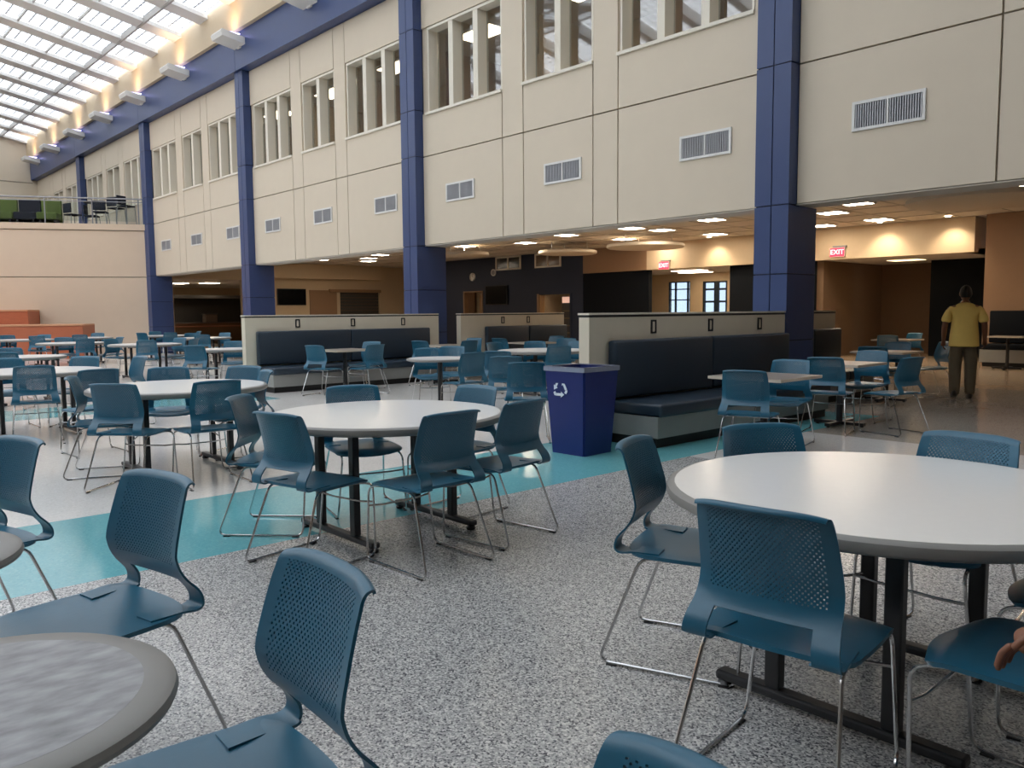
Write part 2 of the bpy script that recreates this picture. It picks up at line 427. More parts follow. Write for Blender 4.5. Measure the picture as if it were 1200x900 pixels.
# ---- uplights along the beam
UPX = (-17.97, -21.9, -25.85, -29.8, -33.4, -37.1, -41.0, -44.6, -14.0, -10.0, -6.0)
for i, xx in enumerate(UPX):
    lab = 'white uplight box on the blue beam, %s from the left' % ('eighth seventh sixth fifth fourth third second first ninth tenth eleventh'.split()[i])
    o = empty('beam_uplight', (xx, 9.92, 8.78), lab, 'uplight', 'uplights along the blue beam')
    b = MB(); hw = .34
    prof = ((0, -.16), (-.62, -.05), (-.66, .06), (-.62, .12), (0, .02))
    A = [b.bm.verts.new((-hw, y, z)) for y, z in prof]; B = [b.bm.verts.new((hw, y, z)) for y, z in prof]
    b.bm.faces.new(A); b.bm.faces.new(B[::-1])
    for q in range(5): b.bm.faces.new((A[q], B[q], B[(q + 1) % 5], A[(q + 1) % 5]))
    b.build('housing', WHITEM, o)
    b = MB(); b.box(-.28, .28, -.52, -.1, .085, .11); b.build('lit_lens', mat('lit_uplight_lens', (206, 200, 255), .5, noise=.01, emit=1.5), o)
    b = MB(); b.box(-.1, .1, -.04, .03, -.2, .06); b.build('bracket', WHITEM, o)
    L = bpy.data.lights.new('uplight_lamp', 'SPOT'); L.energy = 24; L.color = (1, .7, .34); L.spot_size = R(130); L.spot_blend = 1; L.shadow_soft_size = .2
    lo = put('uplight_lamp', L, o, (0, -.45, .16)); lo.rotation_euler = (R(180 - 22), 0, 0)

# ================================================================ under the upper floor
ZC = 3.6; XLW = -34.0; YB = 21.9
cl = root('ceiling_low', 'dropped tile ceiling under the upper floor')
bx('ceiling_slab', XLW - 18, HX1, YW + .45, 31, ZC + .012, ZC + .1, CEIL, cl)
for i in range(37):
    bx('grid_bar', XLW + i * 1.2 - .012, XLW + i * 1.2 + .012, YW + .5, YB, ZC, ZC + .012, mat('ceiling_grid', (190, 180, 166), .6, noise=.03), cl)
for j in range(10):
    yy = YW + .9 + j * 1.2
    bx('grid_bar', XLW, HX1, yy - .012, yy + .012, ZC - .002, ZC + .01, mat('ceiling_grid', (190, 180, 166), .6), cl)
k_ = (3.58 - 1.36) / (2.98 - 1.36)
LP = [(-5.87, 12.51), (-6.69, 13.4), (-6.66, 15.11), (-4.92, 13.23), (-7.83, 15.27), (-3.69, 12.49), (-8.58, 12.63), (-10.28, 13.43), (-10.15, 15.09), (-12.06, 15.6), (-12.1, 14.4), (-10.44, 12.66), (-12.22, 12.67), (-15.77, 12.76), (-14.15, 13.28), (-22.0, 13.9), (-20.86, 13.2), (-19.46, 12.7), (-22.3, 12.4), (-1.5, 13.2), (1.2, 12.6)]
lp = None
for i, (a, b_) in enumerate(LP):
    lab = 'lit square ceiling panel under the upper floor, %s' % ('right of the near column, first row;just right of the near column;over the second square table aisle;above the walking man;deep beside the near column;at the right edge;left of the near column, front row;left of the near column, middle;left of the near column, by the bulkhead;beside the left red exit sign;over the hanging disc near the exit sign;front row left of the hanging discs;right of the largest hanging disc;nearest the second column on its right;above the navy wall windows;left of the second column, deepest;left of the second column, middle;left of the second column, front;beside the third column;outside the right edge, near;outside the right edge, far'.split(';')[i])
    loc = (a * k_, b_ * k_, ZC)
    if lp is None:
        lp = empty('ceiling_light', loc, lab, 'ceiling light', 'square ceiling lights under the upper floor')
        fr = MB(); fr.box(-.3, .3, -.3, -.27, -.02, .01); fr.box(-.3, .3, .27, .3, -.02, .01); fr.box(-.3, -.27, -.27, .27, -.02, .01); fr.box(.27, .3, -.27, .27, -.02, .01)
        fr.build('frame', WHITEM, lp); bx('diffuser', -.27, .27, -.27, .27, -.012, .005, LIGHTP, lp)
    else:
        o = copy_tree(lp); o.location = loc; o['label'] = lab
# hanging acoustic discs
k2 = (3.28 - 1.36) / (2.8 - 1.36)
for i, (a, b_, rr, lab) in enumerate(((-11.6, 14.55, 1.15, 'round acoustic disc hanging under the ceiling, nearest the left exit sign'), (-13.95, 14.5, .95, 'round acoustic disc hanging in front of the navy wall windows'), (-15.9, 12.85, .8, 'round acoustic disc hanging beside the second blue column'), (-3.95, 12.1, 1.25, 'large round acoustic disc hanging at the right edge'))):
    o = empty('acoustic_disc', (a * k2, b_ * k2, 3.28), lab, 'ceiling disc', 'hanging ceiling discs')
    MB().lathe(((0, -.05), (rr * .97, -.05), (rr, -.03), (rr, .04), (rr * .97, .06), (0, .06)), 48).build('panel', CLOUD, o, True)
    for q in range(3):
        t = 2.1 * q + .4
        MB().tube([(rr * .7 * math.cos(t), rr * .7 * math.sin(t), .06), (rr * .7 * math.cos(t), rr * .7 * math.sin(t), ZC - 3.28)], .012, 6).build('hanger', WHITEM, o)

# bulkhead, alcove, corridor and walls at the back
bh = root('wall_bulkhead', 'beige bulkhead across the back of the dining area')
ZBH = 2.74
bx('bulkhead_face', -17.4, -7.3, YB, YB + .3, ZBH, ZC, BEIGE, bh)
bx('bulkhead_return', -7.6, -7.3, YB + .3, 26, ZBH, ZC, BEIGE, bh)
MB().prism(((-20.4, 22.0), (-17.4, 21.9), (-17.4, 22.2), (-20.4, 22.3)), ZBH, ZC).build('bulkhead_face', TAN, bh)
bx('low_ceiling', -22.5, -7.3, YB + .3, 31, ZBH, ZBH + .1, CEIL, bh)
sbox('wall_dark_panel', -20.4, -17.4, 22.02, 22.2, 0, ZBH, DNAVY, 'dark navy wall panel left of the corridor')
sbox('wall_dark_panel_right', -14.3, -11.5, 22.1, 22.4, 0, ZBH, DNAVY, 'dark navy wall panel behind the near column')
sbox('wall_alcove_back', -14.3, -7.3, 26.0, 26.2, 0, ZBH, BROWN, 'brown back wall of the dim alcove')
sbox('wall_alcove_side', -11.5, -11.3, 22.2, 26, 0, ZBH, BROWN, 'side wall of the dim alcove')
sbox('wall_navy_niche', -9.35, -7.3, 24.7, 24.9, 0, ZC, DNAVY, 'tall navy wall panel beyond the walking man')
sbox('wall_right_tan', -6.9, HX1, 21.7, 22, 0, ZC, TAN, 'tan wall above the navy bench at the right edge')
sbox('wall_tan_return', -7.0, -6.85, 21.75, 24.9, 0, ZC, TAN, 'side of the tan wall beside the navy panel')
sbox('wall_low_right_end', HX1, HX1 + .2, YW + .4, 31, 0, ZC, BEIGE, 'end wall of the low area outside the view')
# lobby end wall: window and glazed doors to daylight
YE = 25.5
ce = root('wall_lobby_end', 'beige wall with a window and glazed doors to daylight')
for x0, x1, z0, z1 in ((-22.5, -19.2, 0, ZBH), (-19.2, -18.2, 0, .5), (-19.2, -18.2, 2.46, ZBH), (-18.2, -17.65, 0, ZBH), (-17.65, -16.6, 2.43, ZBH), (-16.6, -11.5, 0, ZBH)):
    bx('wall_piece', x0, x1, YE, YE + .2, z0, z1, BEIGE, ce)
sbox('wall_lobby_side', -22.7, -22.5, 22.2, YE, 0, ZC, BEIGE, 'lobby side wall hidden behind the navy panel')
DKF = mat('dark_window_frame', (46, 56, 66), .4, .3, noise=.05)
DAYG = pane('daylight_glass', (.42, .47, .53), .92, gloss=.1)
wn = root('window_40', 'daylight window with dark glazing bars beside the glazed doors')
for xx in (-19.2, -18.92, -18.36, -18.24): bx('mullion', xx, xx + .05, YE + .02, YE + .1, .5, 2.46, DKF, wn)
for zz in (.5, 1.2, 1.75, 2.15, 2.42): bx('glazing_bar', -19.2, -18.2, YE + .02, YE + .1, zz, zz + .04, DKF, wn)
bx('window_pane', -19.2, -18.2, YE + .05, YE + .06, .5, 2.46, DAYG, wn)
dr = root('door_1', 'pair of glazed doors with dark frames beyond the dining area')
for xx in (-17.65, -17.17, -17.06, -16.68):
    bx('stile', xx, xx + .08, YE + .02, YE + .1, 0, 2.43, DKF, dr)
for zz in (0, 1.05, 1.65, 2.1, 2.37): bx('rail', -17.65, -16.6, YE + .03, YE + .09, zz, zz + .07, DKF, dr)
bx('door_pane', -17.65, -16.6, YE + .055, YE + .065, 0, 2.43, DAYG, dr)
MB().tube([(-17.2, YE - .02, .9), (-17.2, YE - .05, .92), (-17.2, YE - .05, 1.3), (-17.2, YE - .02, 1.32)], .012, 6).build('door_handle', GREYM, dr)

# navy feature wall with high windows, doors and screen
nv = root('wall_navy', 'navy feature wall with high windows and doorways')
YN = 22.0
def npiece(x0, x1, z0, z1, m=NAVY): bx('wall_piece', x0, x1, YN, YN + .2, z0, z1, m, nv)
npiece(-29.5, -27.3, 0, ZC); npiece(-27.3, -26.1, 2.2, ZC); npiece(-26.1, -22.75, 0, ZC)
npiece(-22.75, -21.0, 2.02, ZC); npiece(-21.0, -20.4, 0, ZC)
bx('room_back', -29.5, -20.4, 24.5, 24.7, 0, ZC, BEIGE, nv)
bx('door_jamb', -27.34, -27.26, YN - .03, YN + .2, 0, 2.24, TAN, nv); bx('door_jamb', -26.14, -26.06, YN - .03, YN + .2, 0, 2.24, TAN, nv); bx('door_head', -27.34, -26.06, YN - .03, YN + .2, 2.2, 2.26, TAN, nv)
bx('doorway_leaf', -27.0, -26.1, YN + .6, YN + .66, 0, 2.1, mat('door_veneer', (190, 150, 108), .5, noise=.1), nv)
dr = root('door_2', 'open doorway with a lit drinks cooler in the navy wall')
bx('door_jamb', -22.8, -22.7, YN - .03, YN + .2, 0, 2.05, TAN, dr); bx('door_jamb', -21.05, -20.97, YN - .03, YN + .2, 0, 2.05, NAVY, dr)
bx('door_leaf', -22.68, -22.62, YN + .02, YN + .9, 0, 2.0, mat('door_veneer', (190, 150, 108), .5), dr)
ck = empty('drinks_cooler', (-21.7, YN + .9, 0), 'upright drinks cooler glimpsed through the doorway in the navy wall', 'cooler')
bx('cabinet', -.35, .35, -.3, .35, 0, 1.95, DARKG, ck); bx('lit_header', -.33, .33, -.315, -.3, 1.7, 1.93, mat('lit_cooler_header', (214, 170, 150), .5, noise=.05, emit=.5), ck)
for q in range(5): bx('cooler_shelf', -.3, .3, -.32, -.3, .25 + q * .28, .3 + q * .28, mat('cooler_stock', (120, 104, 76), .5, noise=.3, scale=30), ck)
for q, (x0, x1) in enumerate(((-25.2, -23.7), (-22.9, -21.5))):
    o = root('window_%d' % (41 + q), 'high two-pane window in the navy wall, %s' % ('left one' if q == 0 else 'right one behind the hanging disc'))
    for a, b_, c, d in ((x0, x1, 3.05, 3.11), (x0, x1, 3.53, 3.59), (x0, x0 + .06, 3.11, 3.53), (x1 - .06, x1, 3.11, 3.53), ((x0 + x1) / 2 - .03, (x0 + x1) / 2 + .03, 3.11, 3.53)):
        bx('frame_bar', a, b_, YN - .05, YN, c, d, TRIM, o)
    for a, b_ in ((x0 + .06, (x0 + x1) / 2 - .03), ((x0 + x1) / 2 + .03, x1 - .06)):
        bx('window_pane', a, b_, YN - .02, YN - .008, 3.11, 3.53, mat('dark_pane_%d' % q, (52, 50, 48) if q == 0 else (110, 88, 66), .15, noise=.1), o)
def screen(name, lab, loc, w_, h_, axis):
    o = empty(name, loc, lab, 'screen')
    if axis == 'y':
        MB().box(-w_ / 2, w_ / 2, -.07, -.02, -h_ / 2, h_ / 2, .008).build('casing', BLACK, o); bx('display', -w_ / 2 + .03, w_ / 2 - .03, -.074, -.07, -h_ / 2 + .03, h_ / 2 - .03, SCREEN, o); bx('wall_mount', -.2, .2, -.02, 0, -.2, .2, BLACKM, o)
    else:
        MB().box(.02, .07, -w_ / 2, w_ / 2, -h_ / 2, h_ / 2, .008).build('casing', BLACK, o); bx('display', .07, .074, -w_ / 2 + .03, w_ / 2 - .03, -h_ / 2 + .03, h_ / 2 - .03, SCREEN, o); bx('wall_mount', 0, .02, -.2, .2, -.2, .2, BLACKM, o)
screen('wall_screen', 'black flat screen on the navy wall below the round speakers', (-25.15, YN, 2.06), 1.35, .78, 'y')
screen('wall_screen', 'black flat screen on the beige wall above the left booth', (XLW, 17.4, 2.13), 1.4, .74, 'x')
for xx, zz, rr, lab in ((-26.7, 2.85, .17, 'round white clock on the navy wall above the doorway'), (-25.35, 2.98, .14, 'small round white speaker on the navy wall above the black screen')):
    o = empty('wall_clock' if rr > .15 else 'wall_speaker', (xx, YN, zz), lab, 'clock' if rr > .15 else 'speaker')
    b = MB().lathe(((0, 0), (rr, 0), (rr, .05), (rr * .9, .06), (rr * .86, .045), (0, .045)), 28); bmesh.ops.rotate(b.bm, verts=b.bm.verts[:], cent=(0, 0, 0), matrix=Matrix.Rotation(R(90), 3, 'X'))
    b.build('casing', WHITEM, o, True)
    if rr > .15:
        b = MB(); b.box(-.006, .006, -.05, -.047, 0, .12); b.build('minute_hand', BLACK, o); b = MB(); b.box(0, .08, -.05, -.047, -.006, .006); b.build('hour_hand', BLACK, o)
    else:
        b = MB().lathe(((0, .046), (rr * .7, .046), (rr * .7, .052), (0, .06)), 24); bmesh.ops.rotate(b.bm, verts=b.bm.verts[:], cent=(0, 0, 0), matrix=Matrix.Rotation(R(90), 3, 'X')); b.build('speaker_mesh', mat('speaker_mesh', (150, 152, 156), .7, noise=.1, scale=90), o, True)

# left end of the low area: beige wall facing the tables, shutter, servery opening
wl = root('wall_low_left', 'beige wall at the far left of the low area with a shutter and a servery opening')
def lp_(y0, y1, z0, z1, m=BEIGE): bx('wall_piece', XLW - .2, XLW, y0, y1, z0, z1, m, wl)
lp_(YW + .5, 12.2, 0, ZC); lp_(12.2, 15.1, 2.85, ZC); lp_(15.1, 19.9, 0, ZC); lp_(19.9, 22.1, 2.45, ZC); lp_(22.1, 24.5, 0, ZC)
bx('wall_band', XLW, XLW + .5, 15.9, 22, 2.95, ZC, BEIGE, wl)
sh = root('door_3', 'dark roller shutter in the beige wall above the left booth')
for q in range(16): bx('shutter_slat', XLW - .1, XLW - .06, 19.95, 22.05, q * .152, q * .152 + .142, DARKG, sh)
bx('shutter_box', XLW - .05, XLW + .12, 19.3, 22.1, 2.36, 2.5, TAN, sh)
bx('side_panel', XLW, XLW + .04, 18.3, 19.7, 0, 2.45, TAN, sh)
sv = root('wall_servery', 'dim servery room behind the opening at the far left')
bx('back_wall', -47, -46.8, YW + .5, 24, 0, ZC, BEIGE, sv); bx('side_wall', -47, XLW, 23.9, 24.1, 0, ZC, TAN, sv); bx('servery_ceiling', -47, XLW - .2, YW + .5, 24, 2.9, 3.0, CEIL, sv)
o = empty('serving_counter', (-39, 14.6, 0), 'dark serving counter with a hood in the room at the far left', 'counter')
bx('counter_body', -.4, .4, -2.6, 3.4, 0, .95, BROWN, o); bx('counter_top', -.5, .5, -2.7, 3.5, .95, 1.0, DARKG, o); bx('tray_rail', .5, .9, -2.6, 3.4, .8, .84, mat('warm_rail', (150, 92, 66), .4, noise=.1), o)
bx('back_panel', -.5, -.4, -2.7, 3.4, 1.0, 2.15, mat('dark_servery', (46, 43, 40), .6, noise=.08), o); bx('hood', -.6, .1, -2.8, 3.6, 2.15, 2.3, DARKG, o)
for q, yy in enumerate((-1.2, 1.0)):
    o = empty('serving_warmer', (-38.85, 14.6 + yy, 1.0), 'pale box-shaped warmer on the dark serving counter, %s one' % ('left', 'right')[q], 'food warmer', 'warmers on the counter')
    MB().box(-.2, .2, -.3, .3, 0, .38, .04).build('casing', mat('warmer_%d' % q, (170, 160, 150) if q == 0 else (88, 76, 66), .5, noise=.05), o); bx('warmer_lid', -.22, .22, -.32, .32, .38, .42, DARKG, o)
for q, (xx, yy) in enumerate(((-38, 13.1), (-40, 14.6), (-39, 15.7))):
    o = empty('ceiling_light', (xx, yy, 2.9), 'lit ceiling panel in the servery room, %s' % ('left one', 'middle one', 'right one')[q], 'ceiling light', 'servery ceiling lights')
    bx('frame', -.4, .4, -.4, .4, -.02, 0, WHITEM, o); bx('diffuser', -.36, .36, -.36, .36, -.03, -.02, LIGHTP, o)
sbox('wall_low_back', -47, -29.5, 24.4, 24.6, 0, ZC, TAN, 'tan wall behind the shutter corner')
o = empty('ceiling_light', (-9.6, 23.6, ZBH), 'lit ceiling panel inside the dim alcove', 'ceiling light'); bx('frame', -.45, .45, -.3, .3, -.02, 0, WHITEM, o); bx('diffuser', -.42, .42, -.27, .27, -.03, -.02, mat('dim_diffuser', (255, 226, 170), .5, noise=.01, emit=1.6), o)
for q, (xx, yy) in enumerate(((-16.6, 23.2), (-17.2, 24.4))):
    o = empty('ceiling_light', (xx, yy, ZBH), 'lit ceiling panel in the lobby by the glazed doors, %s one' % ('near', 'far')[q], 'ceiling light', 'lobby lights'); bx('frame', -.6, .6, -.3, .3, -.02, 0, WHITEM, o); bx('diffuser', -.56, .56, -.27, .27, -.03, -.02, LIGHTF, o)
# recessed downlights that wash the bulkhead
for q, xx in enumerate((-9.4, -14.6, -7.75, -12.2)):
    o = empty('downlight', (xx, YB - .5, ZC), 'recessed downlight washing the bulkhead, %s' % ('right of the near column', 'over the left exit sign', 'at the bulkhead corner', 'behind the near column')[q], 'downlight', 'bulkhead downlights')
    MB().lathe(((.07, -.012), (.1, -.012), (.1, 0), (.07, 0)), 20).build('trim_ring', WHITEM, o, True)
    MB().lathe(((0, -.006), (.07, -.006), (.07, -.002), (0, -.002)), 20).build('lens', LIGHTP, o)
    L = bpy.data.lights.new('downlight_lamp', 'SPOT'); L.energy = 45; L.color = (1, .82, .6); L.spot_size = R(100); L.spot_blend = .8; L.shadow_soft_size = .06
    lo = put('downlight_lamp', L, o, (0, 0, -.03)); lo.rotation_euler = (R(22), 0, 0)

# exit signs
def exit_sign(loc, lab, s=1, face='y'):
    o = empty('exit_sign', loc, lab, 'exit sign', 'red exit signs')
    bx('housing', -.17 * s, .17 * s, -.05, 0, -.1 * s, .1 * s, WHITEM, o); bx('face', -.16 * s, .16 * s, -.056, -.05, -.09 * s, .09 * s, REDEXIT, o)
    bx('canopy', -.1 * s, .2 * s, -.06, .0, .1 * s, .14 * s, GREYM, o)
    cu = bpy.data.curves.new('exit_letters', 'FONT'); cu.body = 'EXIT'; cu.size = .15 * s; cu.align_x = 'CENTER'; cu.align_y = 'CENTER'; cu.extrude = .002
    t = bpy.data.objects.new('tmp', cu); COL.objects.link(t); dg = bpy.context.evaluated_depsgraph_get(); dg.update()
    me = bpy.data.meshes.new_from_object(t.evaluated_get(dg)); bpy.data.objects.remove(t); me.materials.clear(); me.materials.append(EXITTXT)
    t = put('lettering', me, o, (0, -.059, 0)); t.rotation_euler = (R(90), 0, 0)
    if face == 'x': o.rotation_euler.z = R(90)
    return o
exit_sign((-10.75, YB, 2.93), 'red exit sign on the bulkhead right of the near column', 1.25)
exit_sign((-16.65, YB, 2.85), 'red exit sign on the bulkhead left of the near column', 1.25)
exit_sign((-44.0, 7.4, 6.6), 'small red exit sign far away above the balcony', 1.6, 'x')

# ================================================================ balcony at the far left
bp0 = Vector((-30.4, 10.1)); bd = Vector((-.46, -.888)); bn = Vector((.888, -.46))
def bpt(t, off=0, ): p = bp0 + bd * t + bn * off; return (p.x, p.y)
BR = math.degrees(math.atan2(bd.y, bd.x))
bw = root('wall_balcony', 'cream balcony front wall with panel joints')
def bslab(name, t0, t1, o0, o1, z0, z1, m, parent):
    return MB().prism((bpt(t0, o0), bpt(t1, o0), bpt(t1, o1), bpt(t0, o1)), z0, z1).build(name, m, parent)
BALC = mat('balcony_wall_panel', (214, 192, 168), .6, noise=.03, scale=3)
for t0, t1 in ((-.2, 7.5), (7.5, 16), (16, 26)):
    for z0, z1 in ((0, 2.70), (2.73, 4.33), (4.36, 4.57)):
        bslab('wall_panel', t0 + .01, t1 - .01, 0 if z1 < 4.5 else .05, -.25, z0, z1, BALC, bw)
bslab('backing', -.2, 26, -.03, -.3, 0, 4.55, CREAM2, bw)
fb = MB().prism((bpt(-.2, -.3), bpt(26, -.3), (HX0, bpt(26)[1]), (HX0, YW)), 4.4, 4.57).build('floor_balcony', mat('balcony_carpet', (74, 72, 72), .9, noise=.15, scale=60)); tag(fb, 'balcony floor at the far end of the hall', None, None, 'structure')
rl = empty('balcony_railing', (0, 0, 0), 'steel railing with clear panels along the far balcony edge', 'railing')
q = 0.3
while q < 25:
    x_, y_ = bpt(q, -.15); MB().tube([(x_, y_, 4.57), (x_, y_, 5.46)], .022, 8).build('post', GREYM, rl)
    if q + 1.5 < 25:
        bslab('railing_panel', q + .08, q + 1.42, -.145, -.157, 4.68, 5.32, CLEARG, rl)
    q += 1.5
for zz, rr in ((5.47, .028), (5.36, .014)):
    MB().tube([(*bpt(.1, -.15), zz), (*bpt(25, -.15), zz)], rr, 8).build('top_rail' if rr > .02 else 'lower_rail', GREYM, rl)
# lounge seating on the balcony
def lounge(t, w_, m, lab):
    x_, y_ = bpt(t, -1.3)
    o = empty('lounge_sofa', (x_, y_, 4.57), lab, 'lounge seat', 'lounge seats on the balcony', BR)
    MB().box(-w_ / 2, w_ / 2, .05, .2, .08, .95, .03).build('high_back', m, o)
    MB().box(-w_ / 2, w_ / 2, -.6, .05, .2, .45, .04).build('seat_cushion', m, o)
    for sx in (-1, 1):
        b = MB(); b.box(sx * (w_ / 2 - .1) - .03, sx * (w_ / 2 - .1) + .03, -.5, .1, 0, .2); b.build('leg', BLACKM, o)
    o.rotation_euler.z = R(BR + 180)
lounge(4.82, .66, GREEN, 'olive green high-backed lounge seat on the balcony, by the left edge')
lounge(4.1, .7, NAVYF, 'navy high-backed lounge seat between the two green ones on the balcony')
lounge(3.4, .66, GREEN, 'olive green high-backed lounge seat on the balcony, right of the navy one')
def stool(t, off, h, lab, grp, rz):
    x_, y_ = bpt(t, off)
    o = empty('bar_stool' if h > .6 else 'lounge_chair', (x_, y_, 4.57), lab, 'stool' if h > .6 else 'chair', grp, rz)
    MB().box(-.22, .22, -.22, .22, h, h + .05, .02).build('seat', NAVYF, o); MB().box(-.22, .22, .18, .23, h + .08, h + .42, .02).build('backrest', NAVYF, o)
    for sx in (-1, 1):
        for sy in (-1, 1): MB().tube([(sx * .2, sy * .2, h), (sx * .24, sy * .24, 0)], .013, 6).build('leg', GREYM, o)
for i, (t, off, h, rz, lab) in enumerate(((2.72, -1.4, .42, 200, 'low dark chair on the balcony next to the green lounge seat'), (2.15, -1.7, .42, 150, 'low dark chair on the balcony, second from the green lounge seat'), (1.72, -1.1, .5, 240, 'dark stool on the balcony left of the tall ones'), (1.32, -1.7, .72, 210, 'tall dark stool in the middle of the balcony group'), (.85, -1.0, .72, 120, 'tall dark stool on the balcony nearest the blue column'))):
    stool(t, off, h, lab, 'dark seats on the balcony', rz)
o = empty('high_table', (*bpt(2.2, -2.6), 4.57), 'high dark round table among the balcony stools', 'table'); MB().lathe(((0, 1.03), (.4, 1.03), (.4, 1.06), (0, 1.06)), 28).build('table_top', BLACKM, o); MB().tube([(0, 0, 0), (0, 0, 1.03)], .03, 8).build('post', GREYM, o); MB().lathe(((0, 0), (.25, 0), (.25, .02), (0, .03)), 24).build('base', BLACKM, o)

# wooden stepped seating below the balcony
ws = empty('stepped_seating', (0, 0, 0), 'red-brown wooden stepped seating below the balcony wall', 'bleacher seating')
for t0, t1, o0, o1, h in ((3.6, 16, .02, 1.3, 1.58), (3.4, 16, 1.3, 2.9, 1.1), (4.8, 16, 2.9, 4.1, .62)):
    if h == 1.1: t0 = 1.6
    n = 6
    for i in range(n):
        a = t0 + (t1 - t0) * i / n; b_ = t0 + (t1 - t0) * (i + 1) / n
        bslab('riser_panel', a + .008, b_ - .008, o1 - .03, o1, .0, h - .06, WOOD, ws)
    bslab('step_body', t0, t1, o0, o1 - .03, 0, h - .05, WOOD, ws)
    bslab('tread_edge', t0, t1, o0, o1 + .02, h - .05, h, WOODT, ws)
# ================================================================ booths
def booth(xf, y0, y1, ys, ye, lab, plab, outlets=3):
    """partition face at xf, bench on the +X side from ys to ye"""
    p = empty('booth_partition', (xf, y0, 0), plab, 'partition', 'booth partitions'); L = y1 - y0
    bx('partition_body', -.14, 0, 0, L, .1, 1.3, PARTN, p); bx('plinth', -.13, -.01, .01, L, 0, .1, BLACK, p)
    bx('shadow_strip', -.135, -.005, .005, L, 1.3, 1.325, BLACK, p); bx('cap', -.15, .01, -.01, L, 1.325, 1.345, TRIM, p)
    for i in range(outlets):
        yy = (ys - y0) + (ye - ys) * (.22 + .31 * i)
        f_ = MB(); f_.box(0, .012, -.045, .045, -.075, -.055); f_.box(0, .012, -.045, .045, .055, .075); f_.box(0, .012, -.045, -.025, -.055, .055); f_.box(0, .012, .025, .045, -.055, .055)
        q = f_.build('outlet', BLACK, p, loc=(0, yy, 1.19)); bx('outlet_plate', 0, .008, -.02, .02, -.05, .05, PARTN, q)
    o = empty('booth_bench', (xf + .005, ys, 0), lab, 'bench', 'booth benches'); L = ye - ys
    bx('kick_base', .02, .62, .03, L, 0, .1, BLACK, o); bx('bench_base', 0, .66, 0, L, .1, .31, BASEG, o)
    n = 2 if L < 5 else 3
    for i in range(n):
        a, b_ = L * i / n, L * (i + 1) / n
        MB().box(0, .7, a + .004, b_ - .004, .31, .44, .03, 3).build('seat_cushion', VINYL, o, True)
        MB().box(0, .12, a + .004, b_ - .004, .46, 1.06, .03, 3).build('back_cushion', VINYL, o, True)
booth(-5.6, 6.13, 9.97, 6.4, 9.9, 'dark slate vinyl booth bench on a grey base beside the blue bin', 'cream partition behind the right booth, beside the blue bin')
booth(-13.78, 6.15, 10.4, 6.33, 10.1, 'dark slate vinyl booth bench on a grey base left of the second column', 'cream partition behind the left booth, left of the second column')
booth(-13.6, 10.85, 14.0, 11.5, 14.0, 'dim dark booth bench right of the second column', 'cream partition just right of the second column', 2)
booth(-6.3, 10.85, 12.8, 11.0, 12.8, 'dim dark booth bench right of the near column', 'short cream partition just right of the near column', 2)
o = empty('wall_bench', (-6.8, 21.0, 0), 'navy wall bench with padded back at the right edge, behind the man', 'bench')
bx('kick_base', .05, 9, .05, .69, 0, .1, BLACK, o); bx('bench_base', 0, 9, 0, .69, .1, .4, BASEG, o)
for i in range(5):
    MB().box(i * 1.8 + .004, i * 1.8 + 1.796, -.03, .69, .4, .52, .03).build('seat_cushion', DNAVY, o, True); MB().box(i * 1.8 + .004, i * 1.8 + 1.796, .57, .69, .54, 1.3, .03).build('back_cushion', DNAVY, o, True)

# ================================================================ tables
def round_big(loc, lab, rr=.75):
    """round white table on two twin-post feet"""
    o = empty('round_table', (*loc, 0), lab, 'table', 'round white tables')
    MB().lathe(((0, .715), (rr - .045, .715), (rr - .03, .7405), (0, .7405)), 64).build('table_top', LAMW, o, True)
    MB().lathe(((rr - .05, .692), (rr - .02, .692), (rr - .004, .702), (rr, .716), (rr - .004, .731), (rr - .016, .7385), (rr - .0315, .7402)), 64).build('edge_rim', RIM, o, True)
    for sy in (-1, 1):
        b = MB().box(-.42, .42, sy * .36 - .03, sy * .36 + .03, .025, .06, .01).build('foot_bar', BLACKM, o)
        for sx in (-1, 1):
            MB().lathe(((0, 0), (.028, 0), (.032, .012), (.018, .03), (0, .03)), 12, sx * .39, sy * .36).build('glide', BLACKM, b, True)
            MB().box(sx * .2 - .028, sx * .2 + .028, sy * .36 - .022, sy * .36 + .022, .06, .70, .006).build('post', BLACKM, o)
        bx('top_rail', -.5, .5, sy * .36 - .025, sy * .36 + .025, .675, .702, BLACKM, o)
        MB().tube([(0, sy * .36, .66), (0, sy * .08, .70)], .012, 6).build('fold_brace', BLACKM, o)
    return o
def pedestal(name, o, rr=.28, four=True, r=.035, h=.71):
    MB().tube([(0, 0, .05), (0, 0, h)], r, 12).build('post', BLACKM, o, True)
    b = MB()
    b.box(-rr, rr, -.03, .03, .015, .05); b.box(-.03, .03, -rr, rr, .0155, .0505); b.build('cross_base', BLACKM, o)
    for sx, sy in ((1, 0), (-1, 0), (0, 1), (0, -1)): MB().lathe(((0, 0), (.02, 0), (.02, .016), (0, .016)), 10, sx * (rr - .03), sy * (rr - .03)).build('glide', BLACKM, o)
    b = MB(); b.box(-.2, .2, -.03, .03, h - .02, h + .005); b.box(-.03, .03, -.2, .2, h - .021, h + .004); b.build('top_plate', BLACKM, o)
def round_small(loc, lab, rr, top, grp):
    o = empty('round_table', (*loc, 0), lab, 'table', grp)
    e = .055 if top is LAMG else .03
    MB().lathe(((0, .712), (rr - e - .005, .712), (rr - e, .7405), (0, .7405)), 64).build('table_top', top, o, True)
    MB().lathe(((rr - e - .006, .705), (rr - .02, .705), (rr - .004, .712), (rr, .722), (rr - .004, .733), (rr - .016, .7395), (rr - e, .7403)), 64).build('edge_rim', RIM, o, True)
    pedestal('p', o); return o
